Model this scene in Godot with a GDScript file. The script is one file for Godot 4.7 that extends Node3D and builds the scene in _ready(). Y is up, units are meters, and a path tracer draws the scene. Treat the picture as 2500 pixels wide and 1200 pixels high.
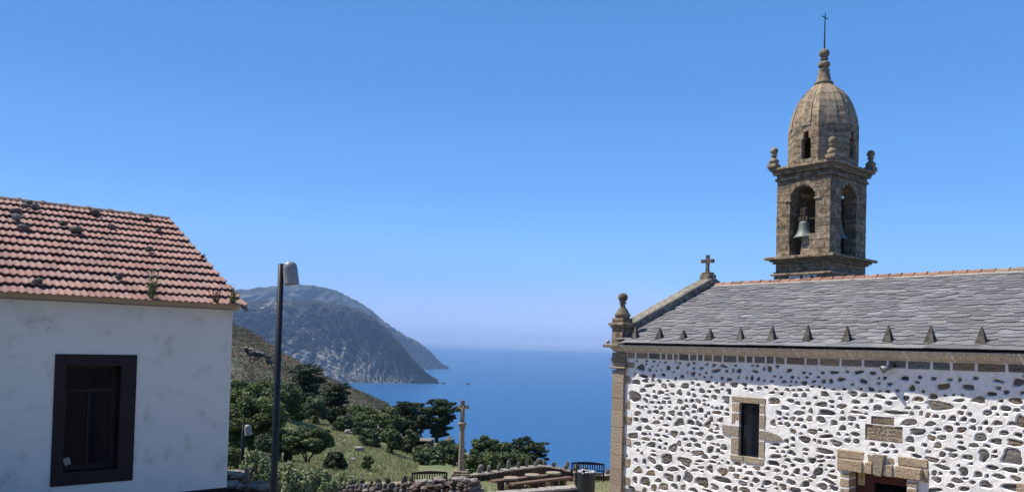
extends Node3D

# ------------------------------------------------------------------ mesh builder
class MB:
	var v := PackedVector3Array()
	var c := PackedColorArray()
	var col := Color(1, 1, 1)
	var xf := Transform3D.IDENTITY
	func tri(a: Vector3, b: Vector3, d: Vector3) -> void:
		v.append(xf * a); v.append(xf * b); v.append(xf * d)
		c.append(col); c.append(col); c.append(col)
	func quad(a: Vector3, b: Vector3, d: Vector3, e: Vector3) -> void:
		tri(a, b, d); tri(a, d, e)
	func box(lo: Vector3, hi: Vector3) -> void:
		var p := []
		for i in 8: p.append(Vector3(hi.x if i & 1 else lo.x, hi.y if i & 2 else lo.y, hi.z if i & 4 else lo.z))
		quad(p[4], p[6], p[7], p[5]); quad(p[1], p[3], p[2], p[0]); quad(p[5], p[7], p[3], p[1])
		quad(p[0], p[2], p[6], p[4]); quad(p[6], p[2], p[3], p[7]); quad(p[0], p[4], p[5], p[1])
	# chamfered, slightly uneven block
	func block(lo: Vector3, hi: Vector3, ch: float, jit := 0.0, rng: RandomNumberGenerator = null) -> void:
		var m := (lo + hi) * 0.5
		var e := (hi - lo) * 0.5
		ch = minf(ch, minf(e.x, minf(e.y, e.z)) * 0.45)
		var j := []
		for i in 8:
			j.append(Vector3(rng.randf_range(-jit, jit), rng.randf_range(-jit, jit), rng.randf_range(-jit, jit)) if rng else Vector3.ZERO)
		var P := func(a: int, s: Array) -> Vector3:
			var q := Vector3.ZERO
			for k in 3: q[k] = s[k] * (e[k] - (0.0 if k == a else ch))
			return m + q + j[(1 if s[0] > 0 else 0) + (2 if s[1] > 0 else 0) + (4 if s[2] > 0 else 0)]
		for a in 3:
			var b := (a + 1) % 3
			var d := (a + 2) % 3
			for s in [-1, 1]:
				var q := []
				for st in [[-1, -1], [1, -1], [1, 1], [-1, 1]]:
					var sg := [0, 0, 0]; sg[a] = s; sg[b] = st[0]; sg[d] = st[1]
					q.append(P.call(a, sg))
				if s < 0: quad(q[0], q[1], q[2], q[3])
				else: quad(q[3], q[2], q[1], q[0])
			for s in [-1, 1]:
				for t in [-1, 1]:
					var s1 := [0, 0, 0]; s1[a] = s; s1[b] = t; s1[d] = -1
					var s2 := [0, 0, 0]; s2[a] = s; s2[b] = t; s2[d] = 1
					if s * t > 0: quad(P.call(a, s1), P.call(a, s2), P.call(b, s2), P.call(b, s1))
					else: quad(P.call(b, s1), P.call(b, s2), P.call(a, s2), P.call(a, s1))
		for i in 8:
			var sg := [1 if i & 1 else -1, 1 if i & 2 else -1, 1 if i & 4 else -1]
			if sg[0] * sg[1] * sg[2] > 0: tri(P.call(2, sg), P.call(1, sg), P.call(0, sg))
			else: tri(P.call(0, sg), P.call(1, sg), P.call(2, sg))
	# polygon in the xy plane, pushed from z0 to z1
	func prism(poly: PackedVector2Array, z0: float, z1: float) -> void:
		var t := Geometry2D.triangulate_polygon(poly)
		for i in range(0, t.size(), 3):
			var a := poly[t[i]]; var b := poly[t[i + 1]]; var d := poly[t[i + 2]]
			tri(Vector3(a.x, a.y, z1), Vector3(d.x, d.y, z1), Vector3(b.x, b.y, z1))
			tri(Vector3(a.x, a.y, z0), Vector3(b.x, b.y, z0), Vector3(d.x, d.y, z0))
		var n := poly.size()
		var cw := 0.0
		for i in n: cw += poly[i].cross(poly[(i + 1) % n])
		for i in n:
			var a := poly[i]; var b := poly[(i + 1) % n]
			if cw > 0: quad(Vector3(a.x, a.y, z0), Vector3(a.x, a.y, z1), Vector3(b.x, b.y, z1), Vector3(b.x, b.y, z0))
			else: quad(Vector3(b.x, b.y, z0), Vector3(b.x, b.y, z1), Vector3(a.x, a.y, z1), Vector3(a.x, a.y, z0))
	func lathe(prof: Array, n: int, at := Vector3.ZERO, turn := 0.0) -> void:
		for i in prof.size() - 1:
			var r0: float = prof[i][0]; var y0: float = prof[i][1]
			var r1: float = prof[i + 1][0]; var y1: float = prof[i + 1][1]
			for k in n:
				var a := TAU * k / n + turn
				var b := TAU * (k + 1) / n + turn
				var da := Vector3(cos(a), 0, sin(a)); var db := Vector3(cos(b), 0, sin(b))
				if r0 > 0.0001: tri(at + da * r0 + Vector3.UP * y0, at + db * r1 + Vector3.UP * y1, at + db * r0 + Vector3.UP * y0)
				if r1 > 0.0001: tri(at + da * r0 + Vector3.UP * y0, at + da * r1 + Vector3.UP * y1, at + db * r1 + Vector3.UP * y1)
	func tube(pts: Array, rad: Array, n: int) -> void:
		var rings := []
		for i in pts.size():
			var d: Vector3 = (pts[mini(i + 1, pts.size() - 1)] - pts[maxi(i - 1, 0)]).normalized()
			var s := d.cross(Vector3(0.31, 0.2, 0.93)).normalized()
			var u := s.cross(d)
			var ring := []
			for k in n: ring.append(pts[i] + (s * cos(TAU * k / n) + u * sin(TAU * k / n)) * rad[i])
			rings.append(ring)
		for i in rings.size() - 1:
			for k in n: quad(rings[i][k], rings[i + 1][k], rings[i + 1][(k + 1) % n], rings[i][(k + 1) % n])
		for k in range(1, n - 1):
			tri(rings[0][0], rings[0][k], rings[0][k + 1]); tri(rings[-1][0], rings[-1][k + 1], rings[-1][k])
	# jagged stone: 20 faces
	func rock(at: Vector3, size: Vector3, rng: RandomNumberGenerator, rough := 0.22) -> void:
		var g := 1.618
		var p := [Vector3(-1, g, 0), Vector3(1, g, 0), Vector3(-1, -g, 0), Vector3(1, -g, 0), Vector3(0, -1, g), Vector3(0, 1, g), Vector3(0, -1, -g), Vector3(0, 1, -g), Vector3(g, 0, -1), Vector3(g, 0, 1), Vector3(-g, 0, -1), Vector3(-g, 0, 1)]
		var turn := Basis.from_euler(Vector3(rng.randf() * TAU, rng.randf() * TAU, rng.randf() * TAU))
		for i in 12:
			var q: Vector3 = turn * (p[i].normalized() * rng.randf_range(1.0 - rough, 1.0 + rough))
			for k in 3: q[k] = signf(q[k]) * pow(absf(q[k]), 0.7)
			p[i] = at + q * size * 0.5
		for f in [[0, 11, 5], [0, 5, 1], [0, 1, 7], [0, 7, 10], [0, 10, 11], [1, 5, 9], [5, 11, 4], [11, 10, 2], [10, 7, 6], [7, 1, 8], [3, 9, 4], [3, 4, 2], [3, 2, 6], [3, 6, 8], [3, 8, 9], [4, 9, 5], [2, 4, 11], [6, 2, 10], [8, 6, 7], [9, 8, 1]]:
			tri(p[f[0]], p[f[2]], p[f[1]])
	func mesh(smooth := false) -> ArrayMesh:
		var st := SurfaceTool.new()
		st.begin(Mesh.PRIMITIVE_TRIANGLES)
		st.set_smooth_group(0 if smooth else -1)
		for i in v.size():
			st.set_color(c[i]); st.add_vertex(v[i])
		st.generate_normals()
		st.index()
		return st.commit()

# ------------------------------------------------------------------ nodes
var counts := {}
var M := {}
var rng := RandomNumberGenerator.new()

func numbered(parent: Node, called: String) -> String:
	var key := str(parent.get_instance_id()) + called
	var n: int = counts.get(key, 0)
	counts[key] = n + 1
	return called if n == 0 else "%s_%03d" % [called, n]

func part(parent: Node, called: String, mesh: Mesh, m: Material) -> MeshInstance3D:
	var o := MeshInstance3D.new()
	o.name = numbered(parent, called)
	o.mesh = mesh
	o.material_override = m
	parent.add_child(o, true)
	return o

func tag(o: Node, label: String, category: String, group := "") -> void:
	o.set_meta("label", label); o.set_meta("category", category)
	if group: o.set_meta("group", group)

func thing(called: String, label: String, category: String, at: Vector3, turn := 0.0, group := "") -> Node3D:
	var o := Node3D.new()
	o.name = numbered(self, called)
	add_child(o, true)
	o.position = at; o.rotation_degrees.y = turn
	tag(o, label, category, group)
	o.set_meta("kind", "thing")
	return o

func tone(base: Color, spread: float, hue := 0.0) -> Color:
	var k := 1.0 + rng.randf_range(-spread, spread)
	var h := rng.randf_range(-hue, hue)
	return Color(base.r * k * (1.0 + h), base.g * k, base.b * k * (1.0 - h))

# ------------------------------------------------------------------ textures and materials
func noise_image(seed_: int, freq: float, oct: int, size := 256, kind := FastNoiseLite.TYPE_SIMPLEX_SMOOTH) -> Image:
	var n := FastNoiseLite.new()
	n.seed = seed_; n.frequency = freq; n.noise_type = kind
	n.fractal_octaves = oct; n.fractal_gain = 0.6
	return n.get_seamless_image(size, size)

func ramp(src: Image, stops: Array) -> ImageTexture:      # stops: [[value, colour], ...]
	var w := src.get_width()
	var lut := PackedColorArray()
	for i in 256:
		var t := i / 255.0
		var k := 0
		while k < stops.size() - 2 and t > stops[k + 1][0]: k += 1
		var u: float = clampf((t - stops[k][0]) / (stops[k + 1][0] - stops[k][0]), 0.0, 1.0)
		lut.append((stops[k][1] as Color).lerp(stops[k + 1][1], u))
	var out := Image.create(w, w, false, Image.FORMAT_RGB8)
	for y in w:
		for x in w: out.set_pixel(x, y, lut[int(src.get_pixel(x, y).r * 255.0)])
	return ImageTexture.create_from_image(out)

func mat(called: String, lin: Color, rough: float, tex: Texture2D = null, scale_ := 1.0, bump: Texture2D = null, cm := 0.0, vcol := true, spec := 0.3) -> StandardMaterial3D:
	var m := StandardMaterial3D.new()
	m.resource_name = called
	m.albedo_color = lin.linear_to_srgb()
	m.roughness = rough
	m.metallic_specular = spec
	m.cull_mode = BaseMaterial3D.CULL_DISABLED
	m.vertex_color_use_as_albedo = vcol
	if tex or bump:
		m.uv1_triplanar = true
		m.uv1_scale = Vector3.ONE * scale_
	if tex: m.albedo_texture = tex
	if bump:
		m.heightmap_enabled = true
		m.heightmap_texture = bump
		m.heightmap_scale = cm
	M[called] = m
	return m

func mildew(patch: Image, grain: Image) -> Image:      # grainy specks gathered in a few patches
	var out := Image.create(512, 512, false, Image.FORMAT_RGB8)
	for y in 512:
		for x in 512:
			var p := patch.get_pixel(x, y).r; var q := grain.get_pixel((x * 2) % 256, (y * 2) % 256).r
			var k := 1.0 - clampf((0.34 - p) * 4.0, 0.0, 0.8) * clampf((0.56 - q) * 4.0, 0.1, 1.0) - clampf((q - 0.5) * 0.8, 0.0, 0.2) - clampf((0.6 - p) * 0.35, 0.0, 0.12)
			out.set_pixel(x, y, Color(k, k, k))
	return out

func grey(a: float) -> Color: return Color(a, a, a)

func make_materials() -> void:
	var fine := noise_image(1, 0.03, 5)
	var coarse := noise_image(2, 0.009, 4)
	var speck := noise_image(3, 0.09, 3)
	var blot := noise_image(4, 0.012, 6, 512)
	var cell := noise_image(5, 0.05, 3, 256, FastNoiseLite.TYPE_CELLULAR)
	var fine_t := ImageTexture.create_from_image(fine)
	var speck_t := ImageTexture.create_from_image(speck)
	var coarse_t := ImageTexture.create_from_image(coarse)
	var stone_t := ramp(fine, [[0.0, grey(0.42)], [0.35, grey(0.72)], [0.55, grey(0.9)], [1.0, Color(1, 1, 0.97)]])
	var rubble_t := ramp(speck, [[0.0, grey(0.45)], [0.4, grey(0.78)], [0.62, grey(0.92)], [1.0, Color(1, 0.98, 0.94)]])
	var lichen_t := ramp(blot, [[0.0, Color(0.5, 0.48, 0.45)], [0.33, Color(0.74, 0.72, 0.69)], [0.5, Color(0.86, 0.84, 0.81)], [0.66, Color(0.95, 0.94, 0.9)], [0.76, Color(1, 1, 0.97)], [1.0, Color(1, 1, 0.98)]])
	var lime_t := ramp(blot, [[0.0, Color(0.86, 0.85, 0.82)], [0.35, Color(0.94, 0.935, 0.92)], [0.6, grey(0.98)], [1.0, grey(1.0)]])
	var mildew_t := ramp(mildew(blot, speck), [[0.0, Color(0.76, 0.76, 0.76)], [0.45, Color(0.91, 0.91, 0.905)], [0.75, Color(0.965, 0.965, 0.96)], [1.0, grey(1.0)]])
	var tile_t := ramp(fine, [[0.0, Color(0.55, 0.5, 0.48)], [0.4, Color(0.82, 0.8, 0.79)], [0.62, Color(0.95, 0.94, 0.92)], [0.8, Color(1, 1, 1)], [1.0, Color(1, 1, 1)]])
	var slate_t := ramp(fine, [[0.0, grey(0.62)], [0.5, grey(0.86)], [1.0, grey(1.0)]])
	mat("plaster", Color(0.77, 0.765, 0.775), 0.9, lime_t, 0.7, fine_t, 0.6)
	mat("old_plaster", Color(0.64, 0.61, 0.56), 0.92, mildew_t, 0.28, fine_t, 0.5)
	mat("plinth_paint", Color(0.025, 0.02, 0.024), 0.8, stone_t, 1.0)
	mat("wall_stone", Color(1, 1, 1), 0.92, rubble_t, 3.0, speck_t, 3.0)
	mat("ashlar", Color(1, 1, 1), 0.93, lichen_t, 0.5, fine_t, 2.0)
	mat("granite", Color(1, 1, 1), 0.93, stone_t, 1.6, speck_t, 1.2)
	mat("dry_stone", Color(1, 1, 1), 0.95, rubble_t, 1.6, speck_t, 3.0)
	mat("slate", Color(1, 1, 1), 0.62, slate_t, 1.3, fine_t, 0.5, true, 0.4)
	mat("clay_tile", Color(1, 1, 1), 0.9, tile_t, 2.2, speck_t, 0.5)
	mat("old_wood", Color(1, 1, 1), 0.85, stone_t, 3.0, fine_t, 0.5)
	mat("frame_paint", Color(0.03, 0.02, 0.021), 0.6, slate_t, 2.0)
	mat("bronze", Color(0.17, 0.21, 0.19), 0.55, stone_t, 2.0, fine_t, 0.4, false, 0.5)
	mat("iron", Color(0.03, 0.03, 0.032), 0.6, null, 1.0, null, 0.0, false)
	mat("lamp_pole", Color(0.018, 0.022, 0.03), 0.45, slate_t, 1.0, null, 0.0, false)
	mat("lamp_shell", Color(0.22, 0.225, 0.245), 0.4, lime_t, 1.0, null, 0.0, true, 0.5)
	mat("lamp_glass", Color(0.1, 0.1, 0.11), 0.3, null, 1.0, null, 0.0, false)
	mat("bark", Color(1, 1, 1), 0.95, rubble_t, 1.0, speck_t, 3.0)
	mat("letters", Color(0.15, 0.115, 0.085), 0.9, null, 1.0, null, 0.0, false)
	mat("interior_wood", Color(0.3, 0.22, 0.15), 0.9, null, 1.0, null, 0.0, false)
	mat("white_bag", Color(0.4, 0.41, 0.43), 0.4, null, 1.0, null, 0.0, false)
	mat("bin_paint", Color(1, 1, 1), 0.5, slate_t, 1.0, null, 0.0, true, 0.5)
	mat("door_paint", Color(0.11, 0.035, 0.035), 0.55, slate_t, 1.5, null, 0.0, false)
	mat("ground", Color(1, 1, 1), 0.97, rubble_t, 0.35, speck_t, 6.0)
	mat("hill", Color(1, 1, 1), 0.97, rubble_t, 0.05, ImageTexture.create_from_image(cell), 15.0)
	mat("cliff", Color(1, 1, 1), 0.97, rubble_t, 0.006, coarse_t, 150.0)
	mat("leaf", Color(1, 1, 1), 0.6, null, 1.0, null, 0.0, true, 0.3)
	M.leaf.backlight_enabled = true; M.leaf.backlight = Color(0.25, 0.25, 0.25)
	mat("grass", Color(1, 1, 1), 0.8, null, 1.0, null, 0.0, true, 0.2)
	M.grass.backlight_enabled = true; M.grass.backlight = Color(0.3, 0.3, 0.3)
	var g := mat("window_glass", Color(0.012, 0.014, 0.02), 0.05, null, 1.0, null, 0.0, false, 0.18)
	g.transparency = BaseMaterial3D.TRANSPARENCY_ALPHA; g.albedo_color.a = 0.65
	var sea := mat("sea_water", Color(0.016, 0.085, 0.225), 0.3, null, 0.012, fine_t, 220.0, false, 0.25)
	sea.uv1_scale = Vector3(0.006, 0.006, 0.016); sea.uv1_world_triplanar = true

# ------------------------------------------------------------------ camera, sky, sun
func view_and_light() -> void:
	var cam := Camera3D.new()
	cam.name = "camera"
	add_child(cam)
	cam.near = 0.1; cam.far = 90000.0
	cam.projection = Camera3D.PROJECTION_FRUSTUM
	cam.size = 0.6 * cam.near
	cam.frustum_offset = Vector2(0, 0.098 * cam.near)
	cam.rotation = Vector3(deg_to_rad(1.4), 0, deg_to_rad(1.55))
	cam.current = true
	var sky_img := Image.create(64, 512, false, Image.FORMAT_RGBF)
	var stops := [[-90.0, Color(0.1, 0.16, 0.26)], [-1.0, Color(0.2, 0.29, 0.5)], [0.0, Color(0.47, 0.55, 0.87)], [1.5, Color(0.385, 0.49, 0.81)], [5.0, Color(0.2, 0.41, 0.74)], [11.0, Color(0.116, 0.3, 0.66)], [18.0, Color(0.078, 0.225, 0.545)], [26.0, Color(0.062, 0.185, 0.455)], [45.0, Color(0.05, 0.145, 0.37)], [90.0, Color(0.04, 0.11, 0.3)]]
	for y in 512:
		var el := 90.0 - (y + 0.5) / 512.0 * 180.0
		var k := 0
		while k < stops.size() - 2 and el > stops[k + 1][0]: k += 1
		var t := smoothstep(0.0, 1.0, clampf((el - stops[k][0]) / (stops[k + 1][0] - stops[k][0]), 0, 1)) * 0.3 + clampf((el - stops[k][0]) / (stops[k + 1][0] - stops[k][0]), 0, 1) * 0.7
		var cc: Color = (stops[k][1] as Color).lerp(stops[k + 1][1], t)
		for x in 64: sky_img.set_pixel(x, y, cc)
	var pano := PanoramaSkyMaterial.new()
	pano.panorama = ImageTexture.create_from_image(sky_img)
	var sky := Sky.new()
	sky.sky_material = pano
	var e := Environment.new()
	e.background_mode = Environment.BG_SKY
	e.sky = sky
	e.tonemap_mode = Environment.TONE_MAPPER_LINEAR
	e.tonemap_exposure = 1.5
	e.sdfgi_enabled = true; e.ssao_enabled = true; e.ssil_enabled = true
	e.fog_enabled = true
	e.volumetric_fog_enabled = true
	e.volumetric_fog_density = 0.0
	e.fog_density = 0.00004
	e.fog_light_color = Color(0.68, 0.82, 1.0)
	var we := WorldEnvironment.new()
	we.name = "environment"
	we.environment = e
	add_child(we)
	var sun := DirectionalLight3D.new()
	sun.name = "sun"
	sun.light_energy = 1.6
	sun.light_color = Color(1.0, 0.965, 0.9)
	sun.light_angular_distance = 0.5
	sun.shadow_enabled = true
	add_child(sun)
	sun.look_at_from_position(Vector3.ZERO, Vector3(1.538, -2.5, 0.272), Vector3.UP)

# ------------------------------------------------------------------ land and sea
var TP := PackedVector3Array()      # known points of the ground
var TW := PackedFloat64Array()
var gx0 := -60.0
var gz0 := -176.0
var gn := Vector2i(121, 210)
var gh := PackedFloat32Array()

func tps(r2: float) -> float: return 0.0 if r2 < 1e-9 else r2 * log(r2) * 0.5

func solve_ground() -> void:
	var n := TP.size()
	var size := n + 3
	var a := []
	for i in size:
		var row := PackedFloat64Array(); row.resize(size + 1); row.fill(0.0); a.append(row)
	for i in n:
		for j in n: a[i][j] = tps(Vector2((TP[i].x - TP[j].x) * 0.1, (TP[i].z - TP[j].z) * 0.1).length_squared())
		a[i][i] += 0.04
		a[i][n] = 1.0; a[i][n + 1] = TP[i].x * 0.1; a[i][n + 2] = TP[i].z * 0.1
		a[n][i] = 1.0; a[n + 1][i] = TP[i].x * 0.1; a[n + 2][i] = TP[i].z * 0.1
		a[i][size] = TP[i].y
	for k in size:
		var best := k
		for i in range(k, size):
			if absf(a[i][k]) > absf(a[best][k]): best = i
		var tmp = a[k]; a[k] = a[best]; a[best] = tmp
		for i in range(k + 1, size):
			var f: float = a[i][k] / a[k][k]
			if f == 0.0: continue
			for j in range(k, size + 1): a[i][j] -= f * a[k][j]
	TW.resize(size)
	for k in range(size - 1, -1, -1):
		var s: float = a[k][size]
		for j in range(k + 1, size): s -= a[k][j] * TW[j]
		TW[k] = s / a[k][k]

func raw_height(x: float, z: float) -> float:
	var n := TP.size()
	var h: float = TW[n] + TW[n + 1] * x * 0.1 + TW[n + 2] * z * 0.1
	for i in n:
		var dx := (x - TP[i].x) * 0.1
		var dz := (z - TP[i].z) * 0.1
		h += TW[i] * tps(dx * dx + dz * dz)
	return h

func gy(x: float, z: float) -> float:
	var fx := clampf((x - gx0) / 1.0, 0.0, gn.x - 1.001)
	var fz := clampf((z - gz0) / 1.0, 0.0, gn.y - 1.001)
	var i := int(fx); var j := int(fz)
	var u := fx - i; var w := fz - j
	var k := j * gn.x + i
	return lerpf(lerpf(gh[k], gh[k + 1], u), lerpf(gh[k + gn.x], gh[k + gn.x + 1], u), w)

func grid_mesh(pos: PackedVector3Array, cols: PackedColorArray, nx: int, ny: int) -> ArrayMesh:
	var nor := PackedVector3Array(); nor.resize(pos.size())
	var idx := PackedInt32Array()
	for j in ny:
		for i in nx:
			var a := pos[j * nx + maxi(i - 1, 0)]; var b := pos[j * nx + mini(i + 1, nx - 1)]
			var d := pos[maxi(j - 1, 0) * nx + i]; var e := pos[mini(j + 1, ny - 1) * nx + i]
			var q := (e - d).cross(b - a)
			nor[j * nx + i] = q.normalized() if q.length() > 1e-9 else Vector3.UP
			if i < nx - 1 and j < ny - 1:
				var k := j * nx + i
				idx.append_array([k, k + nx + 1, k + nx, k, k + 1, k + nx + 1])
	# triangles are wound so that they face the way the normals point
	var t := (pos[idx[2]] - pos[idx[0]]).cross(pos[idx[1]] - pos[idx[0]])
	if t.dot(nor[idx[0]]) < 0.0:
		for k in nor.size(): nor[k] = -nor[k]
	var arr := []
	arr.resize(Mesh.ARRAY_MAX)
	arr[Mesh.ARRAY_VERTEX] = pos; arr[Mesh.ARRAY_NORMAL] = nor; arr[Mesh.ARRAY_COLOR] = cols; arr[Mesh.ARRAY_INDEX] = idx
	var m := ArrayMesh.new()
	m.add_surface_from_arrays(Mesh.PRIMITIVE_TRIANGLES, arr)
	return m

func along(line: Array, t: float) -> Vector3:
	var f := clampf(t, 0.0, 1.0) * (line.size() - 1)
	var i := mini(int(f), line.size() - 2)
	var u := f - i
	var p0: Vector3 = line[maxi(i - 1, 0)]; var p1: Vector3 = line[i]; var p2: Vector3 = line[i + 1]; var p3: Vector3 = line[mini(i + 2, line.size() - 1)]
	return p1.cubic_interpolate(p2, p0, p3, u)

# a hill given by its crest line and its foot line; the far side falls away behind the crest
func hill(called: String, crest: Array, foot: Array, nx: int, ny: int, rough: float, bulge: float, seed_: int, paint: Callable, m: Material, bottom: float, back: float) -> void:
	var n := FastNoiseLite.new(); n.seed = seed_; n.frequency = 1.0; n.fractal_octaves = 5; n.noise_type = FastNoiseLite.TYPE_SIMPLEX_SMOOTH; n.fractal_gain = 0.55
	var pos := PackedVector3Array(); var cols := PackedColorArray()
	var nb := 8
	for j in ny + nb:
		for i in nx:
			var s := float(i) / (nx - 1)
			var c := along(crest, s); var f := along(foot, s)
			var p: Vector3
			var t := minf(float(j) / (ny - 1), 1.0)
			var gully := (0.35 - absf(n.get_noise_3d(s * 11.0 - t * 2.0, t * 1.8, 3.0)) * 1.9) * 0.95 + (0.3 - absf(n.get_noise_3d(s * 36.0 + t * 9.0, t * 9.0, 9.0)) * 1.6) * 0.28
			if j < ny:
				var prof := pow(t, 1.0 - bulge * 0.45)
				p = Vector3(lerpf(f.x, c.x, t), lerpf(f.y, c.y, prof), lerpf(f.z, c.z, t))
				var amp := rough * sin(PI * clampf(t, 0.03, 0.985)) * 1.1
				p += Vector3(-0.25, 0.5, 1.0).normalized() * gully * amp
				if t > 0.9: p.y += (n.get_noise_2d(s * 40.0, 5.0) * 0.09 + n.get_noise_2d(s * 140.0, 2.0) * 0.05) * rough
			else:
				var b := float(j - ny + 1) / nb
				p = c + (c - Vector3.ZERO).slide(Vector3.UP).normalized() * back * b
				p.y = lerpf(c.y, bottom, b * b)
			pos.append(p)
			cols.append(paint.call(s, t, gully, n))
	var o := part(self, called, grid_mesh(pos, cols, nx, ny + nb), m)
	o.set_meta("kind", "structure")

func build_land() -> void:
	TP = PackedVector3Array([Vector3(0.000, -1.600, 0.000), Vector3(0.000, -1.200, 15.000), Vector3(-15.000, -1.500, 10.000), Vector3(15.000, -1.500, 10.000), Vector3(8.000, -3.000, -8.000), Vector3(-4.000, -2.900, -10.000), Vector3(-8.000, -3.400, -16.000), Vector3(-5.000, -3.500, -16.000), Vector3(-12.000, -3.600, -22.000), Vector3(0.000, -3.800, -12.000), Vector3(3.000, -5.200, -20.000), Vector3(0.000, -5.900, -27.000), Vector3(8.000, -5.600, -20.000), Vector3(15.000, -5.800, -18.000), Vector3(11.000, -6.000, -25.000), Vector3(4.000, -6.030, -32.000), Vector3(0.000, -6.000, -34.000), Vector3(3.500, -6.000, -37.500), Vector3(-2.000, -6.000, -36.500), Vector3(20.000, -6.000, -30.000), Vector3(10.000, -6.200, -45.000), Vector3(25.000, -6.200, -50.000), Vector3(-6.000, -4.500, -19.500), Vector3(-3.000, -5.300, -25.000), Vector3(-3.500, -5.900, -30.000), Vector3(30.000, -5.000, -5.000), Vector3(-30.000, -3.000, -20.000), Vector3(-45.000, -4.000, -60.000), Vector3(-40.000, -6.000, -100.000), Vector3(45.000, -7.000, -80.000), Vector3(-30.000, -1.500, 20.000), Vector3(30.000, -1.500, 20.000), Vector3(-6.423, -4.772, -24.000), Vector3(-6.058, -5.017, -26.000), Vector3(-6.382, -6.169, -33.000), Vector3(-8.267, -4.754, -26.000), Vector3(-6.987, -7.539, -50.000), Vector3(-6.421, -6.513, -38.000), Vector3(-5.151, -7.312, -45.000), Vector3(-23.850, -9.416, -95.000), Vector3(-16.639, -9.566, -85.000), Vector3(-14.301, -8.650, -65.000), Vector3(-14.004, -7.764, -52.000), Vector3(-18.553, -8.874, -60.000), Vector3(-20.726, -8.904, -62.000), Vector3(-8.329, -12.194, -100.000), Vector3(-9.640, -10.233, -80.000), Vector3(-5.213, -8.811, -58.000), Vector3(-4.045, -9.227, -60.000), Vector3(-1.377, -8.532, -55.000), Vector3(0.290, -9.259, -60.000), Vector3(1.791, -9.516, -60.000), Vector3(-1.835, -7.268, -46.000), Vector3(3.335, -11.408, -60.000), Vector3(4.842, -11.961, -60.000), Vector3(7.406, -14.600, -70.000), Vector3(-9.034, -21.550, -150.000), Vector3(-18.119, -17.697, -150.000), Vector3(-2.365, -20.085, -120.000), Vector3(-33.217, -13.404, -150.000), Vector3(-44.489, -12.065, -150.000), Vector3(-51.273, -10.754, -150.000), Vector3(-44.630, -8.103, -120.000), Vector3(12.085, -29.161, -150.000), Vector3(2.090, -8.417, -46.000), Vector3(3.969, -7.998, -44.000)])
	solve_ground()
	var n := FastNoiseLite.new(); n.seed = 7; n.frequency = 0.09; n.fractal_octaves = 4
	var pos := PackedVector3Array(); var cols := PackedColorArray()
	gh.resize(gn.x * gn.y)
	for j in gn.y:
		for i in gn.x:
			var x := gx0 + i; var z := gz0 + j
			var h := raw_height(x, z) + n.get_noise_2d(x, z) * (0.12 if z > -42.0 else 0.5)
			gh[j * gn.x + i] = h
			pos.append(Vector3(x, h, z))
			var k := n.get_noise_2d(x * 2.0 + 50.0, z * 2.0) * 0.5 + n.get_noise_2d(x * 7.0, z * 7.0 + 31.0) * 0.7
			var grass := Color(0.18, 0.23, 0.11)
			var dry := Color(0.28, 0.265, 0.165)
			var earth := Color(0.4, 0.315, 0.235)
			var scrub := Color(0.07, 0.085, 0.04)
			var cc := grass.lerp(dry, clampf(0.22 + k * 1.1, 0.0, 1.0))
			if z > -39.5: cc = cc.lerp(earth, clampf((0.45 if z < -32.5 or x < -3.0 else 1.3) + k * 2.2, 0.0, 1.0))
			if z < -108.0: cc = cc.lerp(scrub, 0.8)
			cols.append(cc)
	var g := part(self, "ground", grid_mesh(pos, cols, gn.x, gn.y), M.ground)
	g.set_meta("kind", "structure")
	# the sea out to the horizon
	var mb := MB.new()
	var R := 32000.0
	for k in 64:
		var a := Vector3(cos(TAU * k / 64), 0, sin(TAU * k / 64)); var b := Vector3(cos(TAU * (k + 1) / 64), 0, sin(TAU * (k + 1) / 64))
		var prev := 0.0
		for r in [60.0, 500.0, 2500.0, 9000.0, R]:
			if prev == 0.0: mb.tri(Vector3.ZERO, a * r, b * r)
			else: mb.quad(a * prev, a * r, b * r, b * prev)
			prev = r
	var s := part(self, "sea", mb.mesh(), M.sea_water)
	s.position = Vector3(0, -140, 0)
	s.set_meta("kind", "structure")
	# bank of sea haze that hangs about the headland
	var hz := FogVolume.new(); hz.name = "sea_haze"
	hz.shape = RenderingServer.FOG_VOLUME_SHAPE_ELLIPSOID
	hz.size = Vector3(5200, 1100, 4400)
	var fm := FogMaterial.new(); fm.density = 0.00009; fm.albedo = Color(0.6, 0.78, 1.0); hz.material = fm
	add_child(hz, true)
	hz.position = Vector3(-1500, -140, -3400)
	hz.set_meta("kind", "stuff"); tag(hz, "thin blue sea haze hanging about the far headland", "haze")
	# headland far behind, headland before it, spur of the valley
	var rocky := func(s_: float, t: float, gl: float, nn: FastNoiseLite) -> Color:
		var k := nn.get_noise_2d(s_ * 60.0 + t * 18.0, t * 26.0) * 1.1 + gl * 0.6
		var scar := clampf(1.0 - absf(s_ - 0.26 - (1.0 - t) * 0.16) * 14.0, 0.0, 1.0) * clampf((t - 0.3) * 4.0, 0.0, 1.0)
		var cliff := clampf((0.42 + nn.get_noise_2d(s_ * 12.0, 2.0) * 0.25 - t) * 5.0, 0.0, 1.0)
		var bare := clampf(k * 1.9 - 1.0 + cliff * 1.25 + scar * 1.1 + clampf(0.5 - s_, 0.0, 0.4) * 0.5, 0.0, 1.0)
		return Color(0.036, 0.037, 0.032).lerp(Color(0.36, 0.345, 0.315), bare * bare)
	var distant := func(s_: float, t: float, gl: float, nn: FastNoiseLite) -> Color:
		var k := nn.get_noise_2d(s_ * 22.0 + t * 9.0, t * 11.0) + gl * 0.5
		return Color(0.06, 0.065, 0.04).lerp(Color(0.28, 0.26, 0.22), clampf(k * 1.8 - 0.2, 0.0, 1.0))
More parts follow.
